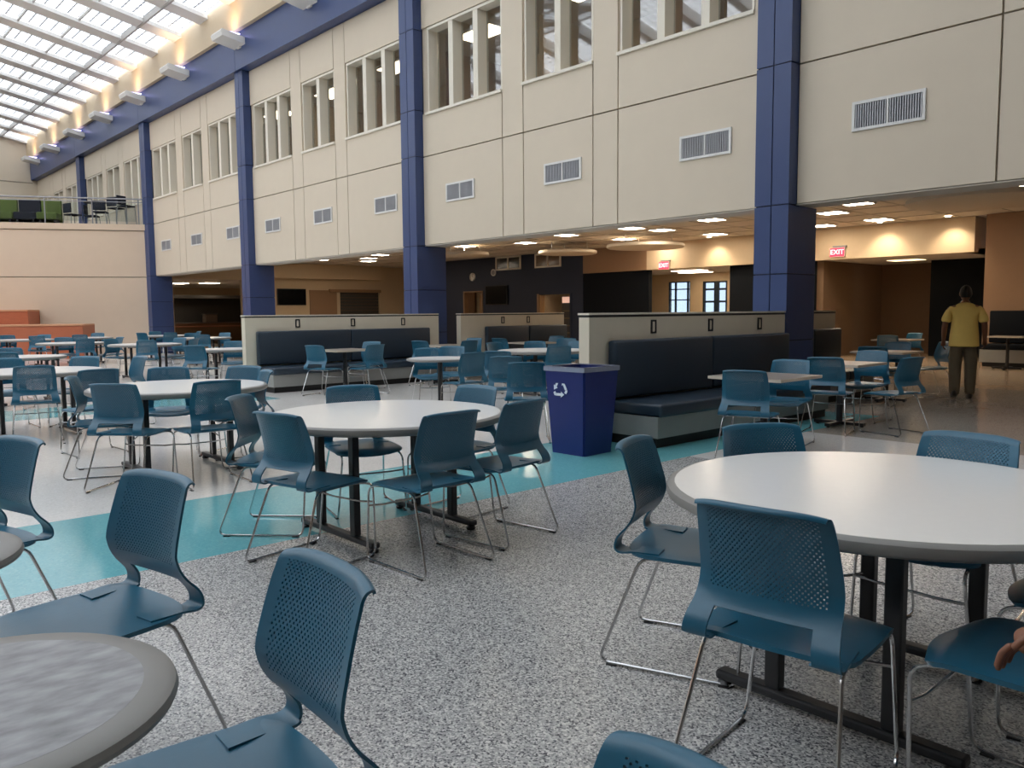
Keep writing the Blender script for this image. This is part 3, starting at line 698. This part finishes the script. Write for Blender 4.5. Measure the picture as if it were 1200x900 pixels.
def square(loc, lab, grp='square tables by the booths', s=.38):
    o = empty('square_table', (*loc, 0), lab, 'table', grp)
    bx('table_top', -s + .008, s - .008, -s + .008, s - .008, .715, .741, LAMT, o)
    b = MB()
    for q in ((-s, s, -s, -s + .008), (-s, s, s - .008, s), (-s, -s + .008, -s + .008, s - .008), (s - .008, s, -s + .008, s - .008)): b.box(*q, .713, .7405)
    b.build('edge_band', TEDGE, o); pedestal('p', o, .3); return o
round_big((-1.21, 2.85), 'large round white table with a thick grey rim at the right')
round_big((-4.3, 2.82), 'large round white table in the centre, half on the teal stripe')
round_big((-7.27, 2.62), 'large round white table left of the centre one')
round_big((-10.65, 2.18), 'large round white table at the left edge of the picture')
round_big((-18.55, 6.0), 'far round white table on two dark posts near the blue column')
round_big((-25.87, 8.95), 'farthest round white table next to the blue column')
round_big((-22.34, 8.76), 'far round white table in front of the dark serving counter')
round_big((-9.57, 9.35), 'round white table in the middle beside the right booth wall')
round_big((-14.53, 6.19), 'round pale table half hidden by the left booth end', .55)
round_big((-14.53, 2.87), 'white table by the left edge near the wooden steps', .6)
round_big((-25.69, 6.64), 'far white table just right of the wooden steps')
round_big((-25.22, 5.0), 'far table right in front of the wooden steps')
round_big((-21.04, 5.16), 'white table between the wooden steps and the far two-post table')
round_small((-8.98, 6.79), 'small round white table on a single post past the centre table', .46, LAMW, 'small round tables')
round_small((-1.52, .19), 'marbled grey round table in the left foreground', .315, LAMG, 'small grey round tables')
round_small((-2.62, .17), 'small grey round table cut by the left edge', .315, LAMG, 'small grey round tables')
square((-12.45, 7.35), 'square table in front of the left booth')
square((-12.6, 9.65), 'square brownish table at the far end of the left booth')
square((-4.11, 6.97), 'near square wood-look table at the right booth')
square((-4.47, 9.25), 'second square table beyond the near one, beside the column')
square((-5.2, 12.2), 'third square table beyond the column, in the shade')
square((-12.2, 11.6), 'dim square table right of the second column')
square((-7.09, 17.13), 'farthest square table left of the walking man')
square((-6.0, 20.3), 'square table at the navy wall bench behind the man')
square((-4.6, 20.3), 'square table at the navy wall bench, cut by the right edge')

# ================================================================ chairs
def interp(prof, t):
    n = len(prof) - 1; x = t * n; i = min(int(x), n - 1); u = x - i
    p = [prof[max(0, min(n, i + k))] for k in (-1, 0, 1, 2)]
    return [.5 * (2 * b + (c - a) * u + (2 * a - 5 * b + 4 * c - d) * u * u + (3 * b - a - 3 * c + d) * u ** 3) for a, b, c, d in zip(*p)]
def chair_proto():
    o = put('stacking_chair', None); o.empty_display_size = .2
    # seat: dished shell with a rolled front edge
    b = MB(); NU, NV = 14, 14; top = []
    for j in range(NV + 1):
        v = j / NV; y = -.225 + .47 * v
        hw = .222 + .012 * math.sin(v * 3.14) - .10 * max(0, (v - .86) / .14) ** 2.4 - .05 * max(0, (.12 - v) / .12) ** 2
        row = []
        for i in range(NU + 1):
            u = -1 + 2 * i / NU
            z = .452 - .010 * (1 - u * u) * math.sin(min(1, v * 1.15) * 3.14) - .032 * max(0, (v - .72) / .28) ** 2 + .008 * max(0, (.2 - v) / .2)
            yy = y - .02 * u * u * max(0, (v - .8) / .2) + .012 * u * u * max(0, .15 - v) / .15
            row.append(b.bm.verts.new((u * hw, yy, z - .006 * abs(u) ** 6)))
        top.append(row)
    for j in range(NV):
        for i in range(NU): b.bm.faces.new((top[j][i], top[j][i + 1], top[j + 1][i + 1], top[j + 1][i]))
    bmesh.ops.recalc_face_normals(b.bm, faces=b.bm.faces[:])
    if b.bm.faces[:][0].normal.z > 0: bmesh.ops.reverse_faces(b.bm, faces=b.bm.faces[:])
    bmesh.ops.solidify(b.bm, geom=b.bm.faces[:], thickness=-.014)
    b.build('seat', PLAST, o, True)
    # perforated back with two side arms that wrap under the seat
    prof = [(-.085, .4515, .212), (-.13, .4525, .217), (-.185, .4525, .222), (-.23, .447, .224), (-.25, .4565, .223), (-.25, .482, .219), (-.235, .512, .213),
            (-.217, .54, .207), (-.205, .575, .204), (-.203, .61, .203), (-.208, .65, .202), (-.218, .69, .2), (-.229, .73, .197), (-.241, .77, .194), (-.252, .805, .191), (-.26, .83, .188), (-.271, .846, .186), (-.285, .85, .184), (-.294, .846, .182), (-.297, .838, .181)]
    b = MB(); NU, NR = 54, 88; V = {}
    def P(i, j):
        if (i, j) not in V:
            u = -1 + 2 * i / NU; y, z, hw = interp(prof, j / NR)
            wrap = .028 * (abs(u) ** 2.2) * min(1, max(0, (z - .5) / .12))
            V[(i, j)] = b.bm.verts.new((u * hw, y + wrap, z - .012 * abs(u) ** 4 * max(0, (z - .78) / .07)))
        return V[(i, j)]
    for j in range(NR):
        zc = interp(prof, (j + .5) / NR)[1]; t = (j + .5) / NR; lower = t < .36
        for i in range(NU):
            u = abs(-1 + 2 * (i + .5) / NU)
            gap = .62 if t < .2 else .66
            if t < .348 and u < gap: continue
            q = [P(i, j), P(i + 1, j), P(i + 1, j + 1), P(i, j + 1)]
            hole = (i + j) % 2 == 0 and u < .82 and .43 < t < .785
            if not hole: b.bm.faces.new(q); continue
            c = sum((v.co for v in q), Vector()) / 4
            n = [b.bm.verts.new(c + (v.co - c) * .6) for v in q]
            for k in range(4): b.bm.faces.new((q[k], q[(k + 1) % 4], n[(k + 1) % 4], n[k]))
    bmesh.ops.recalc_face_normals(b.bm, faces=b.bm.faces[:])
    bmesh.ops.solidify(b.bm, geom=b.bm.faces[:], thickness=.007)
    b.build('backrest', PLAST, o, True)
    # chrome sled frame
    for s in (-1, 1):
        pts = bend([(s * .195, -.16, .424), (s * .238, -.315, .009), (s * .238, .215, .009), (s * .205, .235, .405), (s * .19, .13, .424)], .045)
        MB().tube(pts, .0065, 7, True).build('sled_rod', CHROME, o, True)
        for yy in (-.26, .17): bx('floor_glide', s * .238 - .01, s * .238 + .01, yy - .02, yy + .02, 0, .006, BLACKM, o)
    MB().tube([(-.212, .232, .30), (-.12, .225, .292), (.12, .225, .292), (.212, .232, .30)], .006, 7).build('stretcher', CHROME, o, True)
    MB().tube([(-.19, -.1, .424), (.19, -.1, .424)], .006, 7).build('cross_rod', CHROME, o, True)
    return o
CHAIRS = [
    (-1.16, 2.15, 7, 'blue chair with its perforated back to us at the near side of the right table'),
    (-1.84, 2.63, -69, 'blue chair seen side-on at the left of the right white table'),
    (-1.73, 3.14, -121, 'blue chair facing us behind the left part of the right white table'),
    (-1.21, 3.36, 175, 'blue chair with see-through mesh back behind the right white table, cut by the right edge'),
    (-0.62, 2.42, 90, 'blue chair whose dark seat is tucked under the right white table beside the hand'),
    (-0.62, 3.08, 95, 'blue chair of which only a seat corner shows right of the right white table'),
    (-0.49, 0.47, 172, 'nearest blue chair, only its top lip showing at the bottom edge'),
    (-2.66, 0.65, 192, 'blue chair with a wide open seat behind the marbled grey round table'),
    (-1.49, 0.56, 177, 'big blue chair in the left foreground beside the marbled grey round table'),
    (-3.88, 0.5, -164, 'blue chair cut by the left edge, behind the small grey table'),
    (-4.84, 2.98, -106, 'blue chair facing us behind the left half of the centre white table'),
    (-4.37, 3.41, -173, 'blue chair facing us behind the right half of the centre white table'),
    (-4.8, 2.34, -46, 'blue chair seen side-on at the left of the centre white table'),
    (-4.04, 2.18, 12, 'blue chair with its back to us at the near left of the centre white table'),
    (-3.6, 2.6, 92, 'blue chair with its back to us at the near right of the centre white table'),
    (-3.72, 3.22, 98, 'blue chair turned left at the right of the centre white table, on the teal stripe'),
    (-6.54, 2.58, 87, 'blue chair with its back to us at the near right of the left white table'),
    (-6.78, 2.07, 42, 'blue chair with its back to us at the near left of the left white table'),
    (-7.52, 2.08, -25, 'blue chair seen side-on at the left end of the left white table'),
    (-8.02, 2.8, -108, 'blue chair facing us behind the middle of the left white table'),
    (-7.72, 3.28, -147, 'blue chair facing us behind the right end of the left white table'),
    (-7.16, 3.12, 168, 'blue chair at the right end of the left white table, nearest the left booth'),
    (-8.78, 2.3, 94, 'blue chair just behind the near left chair of the left white table'),
    (-9.93, 2.05, 79, 'blue chair with its back to us at the white table by the left edge'),
    (-11.4, 2.1, -88, 'blue chair facing us behind the white table by the left edge'),
    (-11.15, 2.75, -135, 'blue chair facing us behind the right part of the white table by the left edge'),
    (-10.75, 3.17, -174, 'blue chair standing alone and turned left behind the left white table'),
    (-17.85, 5.79, 74, 'blue chair with its back to us at the far two-post white table'),
    (-19.2, 5.65, -62, 'blue chair left of the far two-post white table'),
    (-25.5, 8.32, 30, 'blue chair in front of the farthest white table by the blue column'),
    (-18.84, 6.67, -157, 'blue chair right of the far two-post white table, seen side-on'),
    (-25.15, 8.83, 81, 'blue chair right of the farthest white table by the blue column'),
    (-14.0, 5.45, 40, 'blue chair with its back to us left of the table beside the left booth'),
    (-22.75, 9.4, -150, 'blue chair behind the white table in front of the dark serving counter'),
    (-23.1, 8.8, -95, 'blue chair left of the white table in front of the dark serving counter'),
    (-15.18, 6.53, -117, 'blue chair facing us behind the white table beside the left booth end'),
    (-15.26, 2.86, -89, 'blue chair by the left edge behind a small white table near the wooden steps'),
    (-20.31, 5.19, 93, 'blue chair with its back to us at the white table near the wooden steps'),
    (-21.77, 5.2, -93, 'blue chair seen side-on left of the white table near the wooden steps'),
    (-26.28, 7.07, -126, 'blue chair behind the far white table right of the wooden steps'),
    (-24.59, 5.26, 60, 'blue chair seen against the wooden steps, turned right'),
    (-25.7, 5.5, -130, 'blue chair right of the far table in front of the wooden steps'),
    (-9.51, 7.03, -114, 'blue chair facing us behind the small white table past the centre white table'),
    (-9.75, 7.55, -140, 'blue chair behind the right side of the small white table past the centre white table'),
    (-8.4, 6.74, 84, 'blue chair with its back to us right of the small single-post white table'),
    (-8.33, 7.37, 32, 'blue chair between the small white table and the middle round table'),
    (-7.35, 6.53, 53, 'blue chair turned left, just behind the chair beside the blue bin'),
    (-6.31, 5.91, 49, 'blue chair with its back to us, standing beside the blue recycling bin'),
    (-12.44, 9.12, 17, 'blue chair left of the table at the far end of the left booth'),
    (-12.7, 10.3, -165, 'blue chair facing us behind the table at the far end of the left booth'),
    (-12.05, 9.64, 89, 'blue chair right of the table at the far end of the left booth'),
    (-10.35, 9.2, -85, 'blue chair facing us behind the left of the middle round white table'),
    (-10.2, 9.8, -130, 'blue chair facing us behind the centre of the middle round white table'),
    (-8.93, 8.99, 61, 'blue chair with its back to us at the middle round white table'),
    (-9.73, 10.18, -169, 'blue chair next to the right booth wall at the middle round white table'),
    (-10.95, 11.29, -145, 'blue chair behind the right end of the middle round white table'),
    (-12.3, 11.0, 10, 'blue chair in the dim area left of the farthest middle table'),
    (-12.35, 12.3, -170, 'blue chair in the dim area behind the farthest middle table'),
    (-12.22, 6.81, 23, 'blue chair turned right at the square table of the left booth'),
    (-12.68, 7.89, -157, 'blue chair behind the square table of the left booth, on its right'),
    (-11.86, 7.42, 97, 'blue chair with its back to us at the square table of the left booth'),
    (-3.92, 6.41, 19, 'blue chair with its back to us at the near square table of the right booth'),
    (-4.24, 7.55, -167, 'blue chair facing us behind the near square table of the right booth'),
    (-4.32, 8.68, 15, 'blue chair with its back to us at the second square table of the right booth'),
    (-4.47, 9.84, 180, 'blue chair facing us behind the second square table of the right booth'),
    (-3.81, 9.09, 76, 'blue chair turned left at the right of the second square table of the right booth'),
    (-5.05, 11.5, 13, 'blue chair half hidden in front of the third square table beyond the right column'),
    (-5.32, 12.72, -172, 'blue chair facing us behind the third square table beyond the right column'),
    (-5.02, 13.32, 138, 'blue chair turned left at the third square table, beside the walking man'),
    (-6.99, 16.55, 10, 'blue chair in the dim area at the farthest table left of the walking man'),
    (-7.2, 17.85, 160, 'blue chair turned left at the farthest table left of the walking man'),
    (-20.9, 5.95, -172, 'blue chair behind the white table between the wooden steps and the two-post table'),
    (-26.65, 9.0, -92, 'blue chair left of the farthest white table next to the blue column'),
    (-25.8, 9.75, 178, 'blue chair behind the farthest white table next to the blue column'),
    (-24.95, 6.35, 70, 'blue chair in front of the far white table right of the wooden steps'),
    (-25.95, 4.85, -80, 'blue chair pushed up to the far table, close against the wooden steps'),
    (-21.6, 8.45, 68, 'blue chair in front of the white table facing the dark serving counter'),
    (-13.85, 2.55, 62, 'blue chair with its back to us at the small table by the left edge'),
    (-17.9, 6.6, 130, 'blue chair right of the far two-post white table, in front'),
    (0.1, 1.93, 90, 'blue chair under the seated person, beyond the right edge'),
]
cp = chair_proto()
for i, (x, y, rz, lab) in enumerate(CHAIRS):
    o = cp if i == 0 else copy_tree(cp)
    o.location = (x, y, 0); o.rotation_euler.z = R(rz)
    tag(o, lab, 'chair', 'blue perforated chairs')

# ================================================================ recycling bin
o = empty('recycling_bin', (-5.36, 5.76, 0), 'blue recycling bin with a white triangle of arrows and a clear liner', 'recycling bin', None, 2)
b = MB(); lo, hi, H = .205, .255, .83
A = [b.bm.verts.new((sx * lo, sy * lo, 0)) for sx, sy in ((-1, -1), (1, -1), (1, 1), (-1, 1))]
B = [b.bm.verts.new((sx * hi, sy * hi, H)) for sx, sy in ((-1, -1), (1, -1), (1, 1), (-1, 1))]
C = [b.bm.verts.new((sx * (hi - .012), sy * (hi - .012), H)) for sx, sy in ((-1, -1), (1, -1), (1, 1), (-1, 1))]
D = [b.bm.verts.new((sx * (lo - .01), sy * (lo - .01), .02)) for sx, sy in ((-1, -1), (1, -1), (1, 1), (-1, 1))]
b.bm.faces.new(A[::-1]); b.bm.faces.new(D)
for r1, r2 in ((A, B), (B, C), (C, D)):
    for k in range(4): b.bm.faces.new((r1[k], r1[(k + 1) % 4], r2[(k + 1) % 4], r2[k]))
bmesh.ops.bevel(b.bm, geom=[e for e in b.bm.edges if abs(e.verts[0].co.z - e.verts[1].co.z) > .5], offset=.012, segments=2, affect='EDGES')
b.build('bin_body', BINB, o)
b = MB()
for a0, a1, z0, z1 in ((.257, .261, .797, .84), (.238, .261, .834, .842)):
    for sx, sy in ((1, 0), (-1, 0), (0, 1), (0, -1)):
        if sx: b.box(min(sx * a0, sx * a1), max(sx * a0, sx * a1), -a1, a1, z0, z1)
        else: b.box(-a1, a1, min(sy * a0, sy * a1), max(sy * a0, sy * a1), z0, z1)
b.build('bin_liner', BAG, o)
b = MB().box(-.218, .218, -.218, .218, .55, .56); b.build('rubbish_surface', mat('rubbish_grey', (70, 74, 96), .6, noise=.3, scale=25), o)
b = MB()
def flat(pts):
    f0 = [b.bm.verts.new((x, 0, z)) for x, z in pts]; f1 = [b.bm.verts.new((x, -.003, z)) for x, z in pts]
    b.bm.faces.new(f0); b.bm.faces.new(f1[::-1])
    for k in range(len(pts)): b.bm.faces.new((f0[k], f0[(k + 1) % len(pts)], f1[(k + 1) % len(pts)], f1[k]))
for k in range(3):
    t = R(120 * k)
    def rot(p): return (p[0] * math.cos(t) - p[1] * math.sin(t), p[0] * math.sin(t) + p[1] * math.cos(t))
    # a folded arrow: shaft along one side, head at its end, tail folded round the corner
    flat([rot(v) for v in ((-.05, -.075), (-.05, -.049), (.012, -.049), (.012, -.075))])
    flat([rot(v) for v in ((.014, -.092), (.014, -.032), (.056, -.062))])
    flat([rot(v) for v in ((-.054, -.075), (-.054, -.049), (-.066, -.03), (-.088, -.044), (-.074, -.072))])
sgn = b.build('recycling_symbol', SIGNW, o, loc=(-.055, -.2485, .635)); sgn.rotation_euler.x = R(3.45 * -1); sgn.scale = (.95, 1, .95); sgn.location.y = -.246

# ================================================================ people
def skin(name, chains, m, parent, sub=2):
    """chains: list of lists of ((x,y,z),(rx,ry)); points shared by position are one joint. Each chain group roots at its first point."""
    bm = bmesh.new(); L = bm.verts.layers.skin.verify(); V = {}
    for ci, ch in enumerate(chains):
        prev = None
        for (p, r) in ch:
            k = tuple(round(q, 4) for q in p)
            if k not in V:
                v = bm.verts.new(p); v[L].radius = r if isinstance(r, tuple) else (r, r); V[k] = v
                if prev is None: v[L].use_root = True
            v = V[k]
            if prev is not None: bm.edges.new((prev, v))
            prev = v
    me = bpy.data.meshes.new(name); bm.to_mesh(me); bm.free(); me.materials.append(m)
    for p in me.polygons: p.use_smooth = True
    o = put(name, me, parent)
    sk = o.modifiers.new('skin', 'SKIN'); sk.use_smooth_shade = True; sk.branch_smoothing = .6
    ss = o.modifiers.new('smooth', 'SUBSURF'); ss.levels = sub; ss.render_levels = sub
    return o
def hand(wr, d, side, fwd_, s=1):
    """five short finger chains from the palm: wr wrist point, d direction of the fingers, side direction towards the thumb, fwd_ curl direction"""
    wr, d, side, fwd_ = Vector(wr), Vector(d).normalized(), Vector(side).normalized(), Vector(fwd_).normalized()
    ch = []
    palm = [(wr, .027 * s), (wr + d * .045 * s, (.022 * s, .038 * s)), (wr + d * .085 * s, (.018 * s, .038 * s))]
    base = wr + d * .08 * s
    for k, ln in enumerate((.07, .078, .072, .056)):
        off = side * (.03 - .02 * k) * s
        p0 = base + off; p1 = p0 + (d * .85 + fwd_ * .3) * ln * .5 * s; p2 = p1 + (d * .55 + fwd_ * .8) * ln * .5 * s
        ch.append([(tuple(p0), .0095 * s), (tuple(p1), .0088 * s), (tuple(p2), .0075 * s)])
    t0 = wr + d * .03 * s + side * .022 * s; t1 = t0 + (side * .8 + d * .6) * .035 * s; t2 = t1 + (d * .9 + fwd_ * .4) * .03 * s
    ch.append([(tuple(t0), .012 * s), (tuple(t1), .0105 * s), (tuple(t2), .0085 * s)])
    return [(tuple(p), r) for p, r in palm], ch
def arm(sh, el, wr, side, curl, s=1):
    sh, el, wr = Vector(sh), Vector(el), Vector(wr)
    palm, fingers = hand(wr, wr - el, side, curl, s)
    return [(tuple(sh), .05 * s), (tuple((sh + el) / 2), .046 * s), (tuple(el), .042 * s), (tuple((el * .6 + wr * .4)), .041 * s), (tuple(wr), .027 * s)] + palm[1:], fingers
SK1 = mat('brown_skin', (112, 72, 50), .55, noise=.05, scale=30); SK2 = mat('tan_skin', (128, 84, 62), .55, noise=.05, scale=30)
HAIR = mat('black_hair', (20, 17, 15), .6, noise=.2, scale=90, bump=.3)
YEL = mat('yellow_cotton', (238, 204, 112), .8, noise=.05, scale=14, bump=.15); KHA = mat('olive_khaki_cloth', (98, 86, 66), .85, noise=.08, scale=14, bump=.15)
SHOE = mat('black_leather', (20, 19, 18), .45, noise=.1)
def make_head(parent, c, rz, skinm):
    """head mesh shaped from a sphere: jaw, brow, nose, eye sockets, ears"""
    b = MB(); bmesh.ops.create_uvsphere(b.bm, u_segments=28, v_segments=22, radius=1)
    for v in b.bm.verts:
        x, y, z = v.co
        w_ = .076 * (1 - .18 * max(0, -z) ** 1.5); d_ = .098
        nx, ny, nz = x * w_, y * d_ - .004, z * .118
        if y > 0:
            ny -= .012 * max(0, -z - .3)                                   # chin line
            ny += .026 * math.exp(-(x / .16) ** 2 - ((z + .12) / .17) ** 2)   # nose
            ny -= .010 * (math.exp(-((x - .38) / .16) ** 2 - ((z - .1) / .13) ** 2) + math.exp(-((x + .38) / .16) ** 2 - ((z - .1) / .13) ** 2))
            ny += .006 * math.exp(-(x / .3) ** 2 - ((z + .48) / .07) ** 2)     # lips
            ny += .008 * math.exp(-(x / .25) ** 2 - ((z + .85) / .2) ** 2)     # chin
        v.co = (nx, ny, nz)
    h = b.build('head', skinm, parent, True, c); h.rotation_euler.z = R(rz)
    for s in (-1, 1):
        b = MB(); bmesh.ops.create_uvsphere(b.bm, u_segments=10, v_segments=8, radius=1)
        for v in b.bm.verts: v.co = (v.co.x * .010 + s * .077, v.co.y * .019 - .006, v.co.z * .032 - .004)
        b.build('ear', skinm, h, True)
        b = MB(); bmesh.ops.create_uvsphere(b.bm, u_segments=10, v_segments=8, radius=.0115)
        b.build('eye', mat('eye_white', (226, 222, 216), .3, noise=.02), h, True, (s * .03, .079, .012))
    b = MB(); bmesh.ops.create_uvsphere(b.bm, u_segments=24, v_segments=18, radius=1)
    bmesh.ops.delete(b.bm, geom=[v for v in b.bm.verts if v.co.z < (.35 if v.co.y > .35 else (-.12 if v.co.y > -.2 else -.55))], context='VERTS')
    for v in b.bm.verts: v.co = (v.co.x * .083, v.co.y * .106 - .008, v.co.z * .124 + .004)
    b.build('hair', HAIR, h, True)
    return h
# ---- man in a yellow shirt walking away
mn = empty('person', (-4.49, 13.2, 0), 'man in a yellow short-sleeved shirt and olive trousers walking away', 'person', None, 22)
la, lf = arm((-.205, -.01, 1.36), (-.265, -.05, 1.1), (-.27, .02, .87), (0, 1, 0), (1, .2, 0)); ra, rf_ = arm((.205, -.01, 1.36), (.262, -.03, 1.1), (.275, .07, .88), (0, 1, 0), (-1, .2, 0))
spine = [((0, 0, .92), (.15, .12)), ((0, 0, 1.08), (.15, .12)), ((0, -.01, 1.25), (.165, .12)), ((0, -.015, 1.36), (.13, .09)), ((0, .0, 1.43), .062), ((0, .012, 1.50), .055)]
lg = lambda s, kn, an, toe: [((0, 0, .92), (.15, .12)), ((s * .095, 0, .84), .1), ((s * .1, kn, .47), .062), ((s * .1, an, .1), .042), ((s * .115, toe, .04), .035)]
body = skin('body', [spine, [((0, -.015, 1.36), (.13, .09))] + la, [((0, -.015, 1.36), (.13, .09))] + ra, lg(-1, .03, -.10, .02), lg(1, .06, .1, .22)] + lf + rf_, SK1, mn)
make_head(mn, (0, .02, 1.58), 8, SK1)
SHC = [((0, 0, .785), (.222, .18)), ((0, 0, .80), (.222, .18)), ((0, 0, .88), (.215, .172)), ((0, 0, 1.0), (.21, .17)), ((0, -.01, 1.16), (.205, .165)), ((0, -.015, 1.3), (.195, .145)), ((0, -.012, 1.385), (.165, .115)), ((0, -.003, 1.45), .078)]
slv = lambda s: [((0, -.015, 1.3), (.195, .145)), ((s * .195, -.012, 1.36), .084), ((s * .24, -.03, 1.22), .08), ((s * .252, -.037, 1.14), .078)]
skin('shirt', [SHC, slv(-1), slv(1)], YEL, mn)
tl = lambda s, kn, an: [((0, 0, .9), (.175, .15)), ((s * .098, .0, .8), .115), ((s * .105, kn, .47), .092), ((s * .107, an, .12), .078), ((s * .107, an, .06), .075)]
skin('trousers', [[((0, 0, .96), (.17, .14)), ((0, 0, .9), (.175, .15))], tl(-1, .03, -.10), tl(1, .06, .1)], KHA, mn)
for s, y_, z_, p_ in ((-1, -.07, .045, 18), (1, .16, .045, 0)):
    b = MB(); bmesh.ops.create_uvsphere(b.bm, u_segments=18, v_segments=12, radius=1)
    for v in b.bm.verts: v.co = (v.co.x * (.05 + .006 * v.co.y), v.co.y * .145, max(v.co.z, -.7) * .06 * (1 - .3 * max(0, v.co.y)))
    sh_ = b.build('shoe', SHOE, mn, True, (s * .112, y_, z_)); sh_.rotation_euler.x = R(-p_)
    if p_: sh_.location.z = .075

# ---- person seated beyond the right edge, only a hand and a knee in view
st = empty('person', (.075, 1.95, 0), 'seated person cut off by the right edge, a hand beside a bare knee', 'person', None, 90)
GT = mat('grey_tee', (96, 98, 104), .85, noise=.06, scale=20, bump=.15); SHO = mat('charcoal_shorts', (34, 36, 40), .85, noise=.06, scale=20, bump=.15)
ra, rf_ = arm((.19, .12, .99), (.24, .36, .77), (.185, .59, .615), (-1, 0, .3), (0, -.3, -1)); la, lf = arm((-.19, .12, .99), (-.24, .26, .76), (-.12, .44, .66), (1, 0, 0), (0, .1, -1))
sp2 = [((0, -.03, .56), (.16, .12)), ((0, 0, .74), (.14, .11)), ((0, .07, .9), (.155, .11)), ((0, .1, 1.0), (.12, .085)), ((0, .14, 1.07), .058), ((0, .18, 1.14), .052)]
lg2 = lambda s, kx: [((0, -.03, .56), (.16, .12)), ((s * .1, .04, .545), .09), ((kx, .485, .535), .058), ((kx, .45, .36), .052), ((kx, .42, .1), .04), ((kx, .52, .04), .035)]
skin('body', [sp2, [((0, .1, 1.0), (.12, .085))] + ra, [((0, .1, 1.0), (.12, .085))] + la, lg2(1, .075), lg2(-1, -.12)] + rf_ + lf, SK2, st)
make_head(st, (0, .2, 1.24), 0, SK2)
sl2 = lambda s: [((0, .08, .92), (.17, .125)), ((s * .165, .115, .985), .078), ((s * .215, .23, .88), .072)]
skin('shirt', [[((0, -.03, .55), (.18, .14)), ((0, 0, .74), (.17, .135)), ((0, .08, .92), (.17, .125)), ((0, .105, 1.01), (.12, .09)), ((0, .13, 1.06), .066)], sl2(1), sl2(-1)], GT, st)
skin('shorts', [[((0, -.04, .62), (.17, .14)), ((0, -.03, .565), (.17, .13))], [((0, -.03, .565), (.17, .13)), ((.1, .06, .55), .1), ((.085, .36, .545), .082)], [((0, -.03, .565), (.17, .13)), ((-.1, .06, .55), .1), ((-.115, .36, .545), .082)]], SHO, st)
for s, kx in ((1, .075), (-1, -.12)):
    b = MB(); bmesh.ops.create_uvsphere(b.bm, u_segments=18, v_segments=12, radius=1)
    for v in b.bm.verts: v.co = (v.co.x * .046, v.co.y * .135, max(v.co.z, -.7) * .058 * (1 - .3 * max(0, v.co.y)))
    b.build('shoe', SHOE, st, True, (kx, .5, .042))
